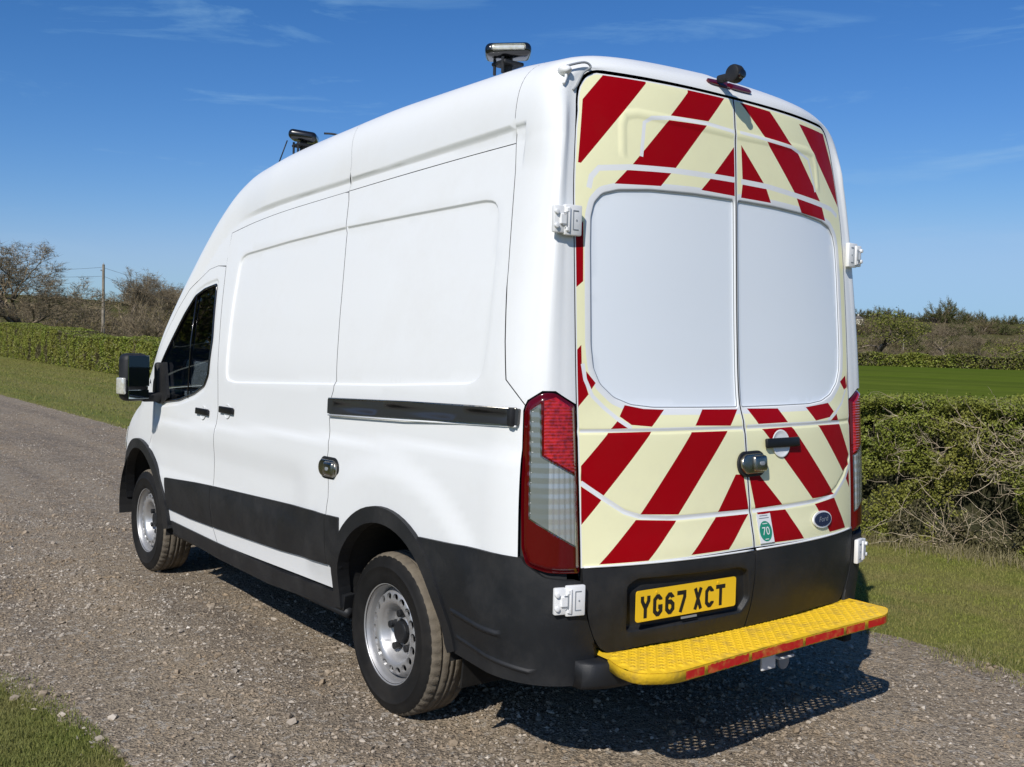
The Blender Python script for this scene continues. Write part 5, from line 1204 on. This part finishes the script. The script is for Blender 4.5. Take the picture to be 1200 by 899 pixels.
def tree_mesh(seed, H, kind, **kw):
    A, B, ra, rb, lv, tips = grow(seed, H, **kw)
    top = B[:, 2].max(); k = H/top; A, B, tips = A*k, B*k, tips*k; ra, rb = ra*k, rb*k
    minr = .012 if kind == 'bare' else .012; ra = np.maximum(ra, minr); rb = np.maximum(rb, minr*.8)
    t = lv <= 1; v, q = seg_tubes(A[t], B[t], ra[t], rb[t], 6); tr = tri_mesh('trunk', v, q, 4, attr=np.repeat(rng.random(t.sum()), 12), smooth=True)
    t = ~t; v, q = seg_tubes(A[t], B[t], ra[t], rb[t], 3); tone = np.repeat(rng.random(t.sum()), 6); mi = np.zeros(len(q), int)
    Vs = [v]; Ts = [q]; tn = [tone]; base = len(v); R = rng
    nt_ = {'bare': 7, 'scrub': 10, 'green': 0, 'olive': 3}[kind]
    if nt_:
        C = np.repeat(tips, nt_, 0); D = R.normal(0, 1, C.shape); D[:, 2] = np.abs(D[:, 2])*.7; D /= np.linalg.norm(D, axis=1)[:, None]; L_ = H*.05*R.uniform(.5, 1.4, len(C))[:, None]
        w = np.cross(D, R.normal(0, 1, D.shape)); w /= np.linalg.norm(w, axis=1)[:, None]; w *= H*.0011
        v = np.stack([C-w, C+w, C+D*L_], 1).reshape(-1, 3); v = np.concatenate([v.reshape(-1, 3, 3), (C+D*L_)[:, None]], 1).reshape(-1, 3); q = np.arange(len(v)).reshape(-1, 4)
        Vs.append(v); Ts.append(q+base); tn.append(np.repeat(R.random(len(C)), 4)); base += len(v)
    mi = [np.zeros(sum(map(len, Ts)), int)]
    nl = {'bare': 0, 'scrub': 9, 'green': 40, 'olive': 26}[kind]
    if nl:
        C = np.repeat(tips, nl, 0); rr = H*(.055 if kind == 'scrub' else .07); C = C+R.normal(0, rr, C.shape)*[1, 1, .8]
        v, q = leaf_quads(C, np.tile([0, .2, 1.], (len(C), 1)), H*(.018 if kind == 'scrub' else .030), .2); Vs.append(v); Ts.append(q+base)
        cl = np.repeat(R.random(len(tips)), nl); tn.append(np.repeat(np.clip(cl*.6+R.random(len(C))*.4, 0, 1), 4)); mi.append(np.ones(len(q), int))
    cr = tri_mesh('crown', np.vstack(Vs), np.vstack(Ts), 4, mi=np.concatenate(mi), attr=np.concatenate(tn))
    tr.materials.append(barkm); cr.materials.append(twig2); cr.materials.append({'bare': twig2, 'scrub': budm, 'green': greenm, 'olive': olivem}[kind]); return tr, cr
def bush_mesh(seed, H, wid, nst, ntw, nlf, lsz, leafmat):
    R = np.random.default_rng(seed)
    th = R.uniform(0, 2*np.pi, nst); ph = np.arccos(R.uniform(.02, 1, nst)); lob = 1+.22*np.sin(th*3+seed)+.15*np.sin(th*5+ph*4+seed*2); rr = R.uniform(.55, 1, nst)*lob
    T_ = np.stack([np.sin(ph)*np.cos(th)*wid*rr, np.sin(ph)*np.sin(th)*wid*rr, (.10+.90*np.cos(ph)*rr)*H*.9], 1); A = R.normal(0, H*.05, (nst, 3)); A[:, 2] = -.1
    Mi = A*.4+T_*.6+R.normal(0, H*.04, (nst, 3)); Mi[:, 2] = A[:, 2]*.3+T_[:, 2]*.62+H*.05; r = np.full(nst, H*.007)
    v1, t1 = seg_tubes(A, Mi, r*1.5, r, 4); tr = tri_mesh('trunk', v1, t1, 4, attr=np.repeat(R.random(nst), 8))
    v2, t2 = seg_tubes(Mi, T_, r*.8, r*.25); tn = [np.repeat(R.random(nst), 6)]; Vs = [v2]; Ts = [t2]; base = len(v2)
    i = R.integers(0, nst, ntw); u = R.uniform(.1, 1, ntw)[:, None]; C = Mi[i]*(1-u)+T_[i]*u; D = (T_[i]-[0, 0, H*.2]); D /= np.linalg.norm(D, axis=1)[:, None]; D = D+R.normal(0, .55, D.shape)+[0, 0, .4]; D /= np.linalg.norm(D, axis=1)[:, None]
    L_ = H*.15*R.uniform(.4, 1.3, ntw)[:, None]; w = np.cross(D, R.normal(0, 1, D.shape)); w /= np.linalg.norm(w, axis=1)[:, None]; w *= H*.0024; E_ = C+D*L_
    v = np.stack([C-w, C+w, E_+w*.3, E_-w*.3], 1).reshape(-1, 3); Vs.append(v); Ts.append(np.arange(len(v)).reshape(-1, 4)+base); tn.append(np.repeat(R.random(ntw), 4)); base += len(v); n0 = nst*3+ntw
    if nlf:
        j = R.integers(0, ntw, nlf); C2 = C[j]+(E_[j]-C[j])*R.uniform(.3, 1.05, nlf)[:, None]+R.normal(0, H*.012, (nlf, 3)); v, q = leaf_quads(C2, np.tile([0, .2, 1.], (nlf, 1)), H*lsz, .25); Vs.append(v); Ts.append(q+base); tn.append(np.repeat(np.clip(.25+.5*C2[:, 2]/H+R.normal(0, .2, nlf), 0, 1), 4))
    cr = tri_mesh('crown', np.vstack(Vs), np.vstack(Ts), 4, mi=np.concatenate([np.zeros(n0, int), np.ones(nlf, int)]), attr=np.concatenate(tn)); tr.materials.append(barkm); cr.materials.append(twig2); cr.materials.append(leafmat); return tr, cr
TM = {
 'scrub2': bush_mesh(1, 6, 3.0, 70, 2600, 2600, .022, budm), 'scrub3': bush_mesh(2, 6, 2.6, 60, 3200, 900, .022, budm), 'scrub4': bush_mesh(3, 6, 2.4, 60, 3400, 0, .02, budm),
 'green2': bush_mesh(4, 9, 3.8, 60, 1800, 6500, .024, greenm), 'green3': bush_mesh(5, 9, 3.2, 60, 1500, 5500, .026, greenm),
 'oak': tree_mesh(7, 10.5, 'bare', spread=.95, levels=5, trunk=.20, crook=.26, upness=.5, nchild=(3, 3)),
 'bare0': tree_mesh(5, 9, 'bare', spread=.75, levels=4, trunk=.34, crook=.2, upness=.9, nchild=(3, 4)),
 'bare1': tree_mesh(8, 9, 'bare', spread=.9, levels=4, trunk=.28, crook=.25, upness=.7, nchild=(3, 4)),
 'scrub0': tree_mesh(11, 6, 'scrub', spread=1.1, levels=3, trunk=.20, crook=.3, upness=.4, nchild=(3, 5)),
 'scrub1': tree_mesh(15, 6, 'scrub', spread=1.2, levels=3, trunk=.16, crook=.35, upness=.3, nchild=(3, 5)),
 'green0': tree_mesh(21, 9, 'green', spread=1.0, levels=2, trunk=.30, crook=.25, upness=.6, nchild=(4, 5)),
 'green1': tree_mesh(24, 9, 'green', spread=.9, levels=2, trunk=.26, crook=.3, upness=.8, nchild=(4, 6)),
 'olive0': tree_mesh(31, 9, 'olive', spread=1.1, levels=3, trunk=.24, crook=.3, upness=.5, nchild=(2, 3)),
}
def px_dir(px):   # bearing (unit xy) of a column at the horizon of the reference view
    d = FW*1.0+RT*((px-600)/1188.24); h_ = math.hypot(d.x, d.y); return d.x/h_, d.y/h_
def tree(kind, px, dist, H, label, group=None, rz=None, wide=1.0, name=None):
    ux, uy = px_dir(px); x = CX+ux*dist; y = CY+uy*dist; z = float(terrain(np.array(x), np.array(y)))-(.1 if dist < 240 else 1.3)
    tr, cr = TM[kind]; base = {'o': 10.5, 'b': 9, 's': 6, 'g': 9}[kind[0]] if kind != 'olive0' else 9; s_ = H/base
    t = thing(name or {'o': 'oak_tree', 'b': 'bare_tree', 's': 'scrub_tree', 'g': 'evergreen_tree'}[kind[0]], label, 'tree', (x, y, z), group); t.rotation_euler.z = random.uniform(0, 6.28) if rz is None else rz; t.scale = (s_*wide, s_*wide, s_)
    link('trunk', tr, t); link('crown', cr, t); return t
random.seed(21)
tree('oak', 26, 92, 9.3, 'wide bare oak with crooked dark limbs behind the hedge at the far left', rz=.7, wide=1.22)
tree('bare1', 68, 120, 6.4, 'bare spreading tree just right of the big oak, behind the hedge', wide=1.3)
tree('bare0', 160, 150, 11.3, 'slender pale bare tree standing up above the brown wood right of the left utility pole')
for i, (px, d, h_, k, w) in enumerate([(186, 165, 10.6, 'bare1', 1.2), (203, 160, 10.3, 'bare0', 1.2), (221, 158, 10.2, 'bare1', 1.2), (236, 155, 10.2, 'bare0', 1.2), (252, 158, 10, 'bare1', 1.2), (175, 172, 10.0, 'bare0', 1.3), (212, 168, 10.2, 'bare1', 1.3), (228, 166, 10.6, 'bare0', 1.3)]):
    tree(k, px, d, h_, 'grey bare tree in the row above the brown wood beside the cab windscreen', 'bare trees in the row beside the cab', wide=w)
k = 0
for row, (d, h_, n_, a0, a1) in enumerate([(112, 4.2, 13, -14, 255), (128, 5.6, 14, 40, 262), (145, 6.6, 14, 50, 268), (100, 3.0, 14, -10, 262)]):
    for i in range(n_):
        px = a0+(a1-a0)*(i+.5*random.random())/(n_-1); tree(random.choice(('scrub2', 'scrub3', 'scrub4', 'scrub4', 'scrub1')), px, d*random.uniform(.95, 1.06), h_*random.uniform(.8, 1.12), 'brown leafless scrub tree in the wood behind the left hedge', 'scrub trees in the wood behind the left hedge', wide=1.45)
for i in range(44):
    px = 268+700*(i+random.random())/44; d = random.choice((150, 175, 210, 260, 330)); tree(random.choice(('scrub2', 'scrub3', 'scrub4', 'green2')), px, d*random.uniform(.93, 1.07), (4.5+d*.008)*random.uniform(.8, 1.15), 'scrub tree in the part of the wood that the van hides', 'scrub trees hidden behind the van', wide=1.45)
# right: trees on the rising land
for row, (d, h_, n_, kinds, lab, grp) in enumerate([
    (205, 3.6, 20, ('scrub2', 'scrub3', 'scrub2', 'scrub4', 'green2'), 'brown bushy tree at the foot of the slope beyond the field', 'brown trees at the foot of the slope'),
    (250, 5.5, 22, ('scrub2', 'scrub4', 'scrub2', 'bare1', 'green2', 'olive0'), 'grey brown tree part way up the wooded slope on the right', 'grey brown trees on the slope'),
    (320, 7, 24, ('scrub3', 'scrub2', 'bare0', 'scrub2', 'green3'), 'pale winter tree high on the wooded slope on the right', 'pale winter trees high on the slope'),
    (430, 7.5, 18, ('green2', 'scrub2', 'green3', 'scrub4'), 'dark tree in the belt below the skyline on the right', 'dark trees below the skyline'),
    (560, 6, 22, ('green3', 'green2', 'scrub2'), 'small dark tree on the right-hand skyline', 'trees along the right skyline')]):
    for i in range(n_):
        px = 975+265*(i+random.uniform(-.25, .25))/(n_-1); tree(random.choice(kinds), px, d*random.uniform(.94, 1.06), h_*random.uniform(.75, 1.15), lab, grp, wide=1.5)
tree('green2', 1093, 520, 11, 'tall dark bushy tree, highest on the skyline beyond the field', wide=1.3); tree('green3', 1110, 525, 14, 'tallest dark tree of the skyline clump beyond the field', wide=1.1); tree('green2', 1126, 520, 9, 'dark tree at the right end of the tall skyline clump', wide=1.2)
tree('green2', 1024, 500, 9, 'dark round tree beside the small cream house on the hill', wide=1.5)
tree('green3', 1147, 540, 8, 'small round dark tree alone in the skyline gap on the right', wide=1.2)
tree('olive0', 1192, 180, 8.2, 'yellow green spring tree at the right edge beyond the field', wide=1.5, name='spring_tree'); tree('olive0', 1020, 215, 10.0, 'broad brown green tree just right of the van beyond the field', wide=1.5, name='spring_tree')
tree('green2', 1078, 235, 4.6, 'dark green bush in the middle of the brown trees beyond the field', wide=1.5)
tree('bare0', 1148, 195, 6.2, 'small pale bare tree standing by the far hedge', wide=1.2); tree('bare1', 1113, 225, 9.0, 'pale leafless tree among the brown scrub beyond the field', wide=1.2)
# distant wooded hill behind the left wood
for i in range(16):
    px = 60+210*(i+random.uniform(-.3, .3))/15; tree(random.choice(('scrub2', 'scrub3', 'green2')), px, 520*random.uniform(.95, 1.05), 5*random.uniform(.8, 1.1), 'far brown tree on the hill seen over the left wood', 'trees on the far left hill', wide=1.8)
# trees behind the camera, seen only as reflections in glass and paint
for i in range(9):
    x = 22+i*7.5+random.uniform(-2, 2); y = 20+random.uniform(-1.5, 3); kd = ('green2', 'olive0', 'green3')[i % 3]
    t = thing('field_tree', 'tree on the far side of the lawn left of the track, outside the picture', 'tree', (x, y, -.1), 'trees left of the track outside the picture'); t.scale = (1.7, 1.7, 1.6); link('trunk', TM[kd][0], t); link('crown', TM[kd][1], t)
# far hedge across the field
def far_hedge(label, pts, H, nl, ls):
    P = np.array(pts, float); t = rng.random(nl)*(len(P)-1); i = np.clip(t.astype(int), 0, len(P)-2); f_ = (t-i)[:, None]; xy = P[i]*(1-f_)+P[i+1]*f_
    root = thing('hedge', label, 'hedge', (float(P[0, 0]), float(P[0, 1]), 0)); z0 = terrain(xy[:, 0], xy[:, 1]); z = rng.random(nl)*H*(1+.12*np.sin(t*9))
    C = np.stack([xy[:, 0]+rng.normal(0, .35, nl), xy[:, 1]+rng.normal(0, .35, nl), z0+z], 1); V, T = leaf_quads(C, np.tile([0, 1., .3], (nl, 1)), ls, .3)
    link('foliage', tri_mesh('foliage', V-[P[0, 0], P[0, 1], 0], T, 4, mi=(rng.random(nl) < .35+.3*np.sin(t*3)).astype(int), attr=np.repeat(np.clip(rng.normal(.45, .22, nl), 0, 1), 4)), root, [leafm, leafb])
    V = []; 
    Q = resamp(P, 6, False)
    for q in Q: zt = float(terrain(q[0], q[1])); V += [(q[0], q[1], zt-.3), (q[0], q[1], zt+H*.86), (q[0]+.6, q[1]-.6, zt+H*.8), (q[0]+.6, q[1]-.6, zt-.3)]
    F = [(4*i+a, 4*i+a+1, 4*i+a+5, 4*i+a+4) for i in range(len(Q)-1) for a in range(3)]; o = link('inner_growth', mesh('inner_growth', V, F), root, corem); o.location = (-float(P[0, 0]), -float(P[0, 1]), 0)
def atpx(px, d): ux, uy = px_dir(px); return (CX+ux*d, CY+uy*d)
far_hedge('low trimmed hedge along the far side of the bright green field', [atpx(960, 168), atpx(1030, 170), atpx(1100, 171), atpx(1200, 168), atpx(1290, 160)], 2.0, 22000, .34)
far_hedge('thin pale hedge line at the foot of the slope beyond the field', [atpx(970, 205), atpx(1100, 204), atpx(1200, 200), atpx(1280, 196)], 1.6, 9000, .4)
# ------------------------------------------------------------ poles, wires, house
woodm = mat('pole_wood', (.30, .26, .20), .85, var=(.18, .15, .11), scale=3)
wirem = mat('wire', (.03, .03, .035), .6)
def pole(px, d, H, label, cross, z=None):
    x, y = atpx(px, d); z0 = float(terrain(np.array(x), np.array(y))) if z is None else z
    t = thing('utility_pole', label, 'utility pole', (x, y, z0))
    b = bmesh.new(); bmesh.ops.create_cone(b, cap_ends=True, segments=12, radius1=.17, radius2=.12, depth=H+.5); bmesh.ops.translate(b, vec=(0, 0, H/2-.25), verts=b.verts); bm_obj('shaft', b, t, woodm)
    if cross: bm_obj('crossarm', bevel_box(1.9, .12, .14, .01, 1, (0, 0, H-.35), Matrix.Rotation(.5, 4, 'Z')), t, woodm)
    for k in ((-.7, 0, .7) if cross else (0,)):
        b = bmesh.new(); bmesh.ops.create_cone(b, cap_ends=True, segments=8, radius1=.06, radius2=.04, depth=.22); bmesh.ops.translate(b, vec=(k*math.cos(.5), k*math.sin(.5), H-.17 if cross else H+.05), verts=b.verts); bm_obj('insulator', b, t, M['steel'])
    if not cross: bm_obj('pole_bracket', bevel_box(.10, .35, .10, .01, 1, (0, .1, H-.55)), t, M['steel'])
    return Vector((x, y, z0+H))
pt = pole(120, 104, 8.45, 'tall wooden utility pole rising behind the left hedge', False)
pole(1057, 262, 7.2, 'small wooden pole with a crossarm among trees beyond the field', True)
def wire(a, b, sag, label):
    P = [a.lerp(b, i/24)+Vector((0, 0, -sag*4*(i/24)*(1-i/24))) for i in range(25)]; V, F = tube(P, .016, 4); tagm(link('overhead_wire', mesh('overhead_wire', V, F), None, wirem), label, 'cable')
ax, ay = atpx(-40, 118); bx, by = atpx(330, 100)
wire(Vector((ax, ay, 8.6)), pt+Vector((0, 0, -.25)), .35, 'upper overhead wire left of the left utility pole')
wire(Vector((ax, ay, 7.4)), pt+Vector((0, 0, -1.1)), .1, 'lower overhead wire left of the left utility pole')
wire(pt+Vector((0, 0, -.3)), Vector((bx, by, 5.0)), .5, 'upper overhead wire running from the left pole towards the van')
wire(pt+Vector((0, 0, -1.1)), Vector((bx, by, 3.6)), .7, 'lower overhead wire running from the left pole towards the van')
x, y = atpx(1003.5, 470); z = float(terrain(np.array(x), np.array(y))); hs = thing('farmhouse', 'small cream house with a dark roof on the hill beside the van', 'house', (x, y, z)); hs.rotation_euler.z = math.radians(28); hs.scale = (.62, .62, .55)
crm = mat('cream_render', (.62, .58, .47), .9); slate = mat('slate', (.10, .095, .10), .8, var=(.15, .13, .12), scale=2)
bm_obj('wall', bevel_box(7, 10, 5, 0, 1, (0, 0, 2.5)), hs, crm, False)
V = [(-3.8, -5.4, 5), (3.8, -5.4, 5), (0, -5.4, 7.6), (-3.8, 5.4, 5), (3.8, 5.4, 5), (0, 5.4, 7.6)]; rf = link('roof', mesh('roof', V, [(0, 1, 2), (3, 5, 4), (0, 2, 5, 3), (1, 4, 5, 2), (0, 3, 4, 1)], False), hs, slate)
bm_obj('chimney', bevel_box(.9, .9, 2, 0, 1, (0, 3.2, 7.6)), rf, crm, False)
for yy in (-3, 0, 3):
    for zz in (1.5, 3.8): bm_obj('window', bevel_box(.12, 1.2, 1.1, 0, 1, (-3.53, yy, zz)), hs, M['gloss'], False)
for xx in (-1.8, 1.8):
    for zz in (1.5, 3.8): bm_obj('window', bevel_box(1.2, .12, 1.1, 0, 1, (xx, 5.03, zz)), hs, M['gloss'], False)
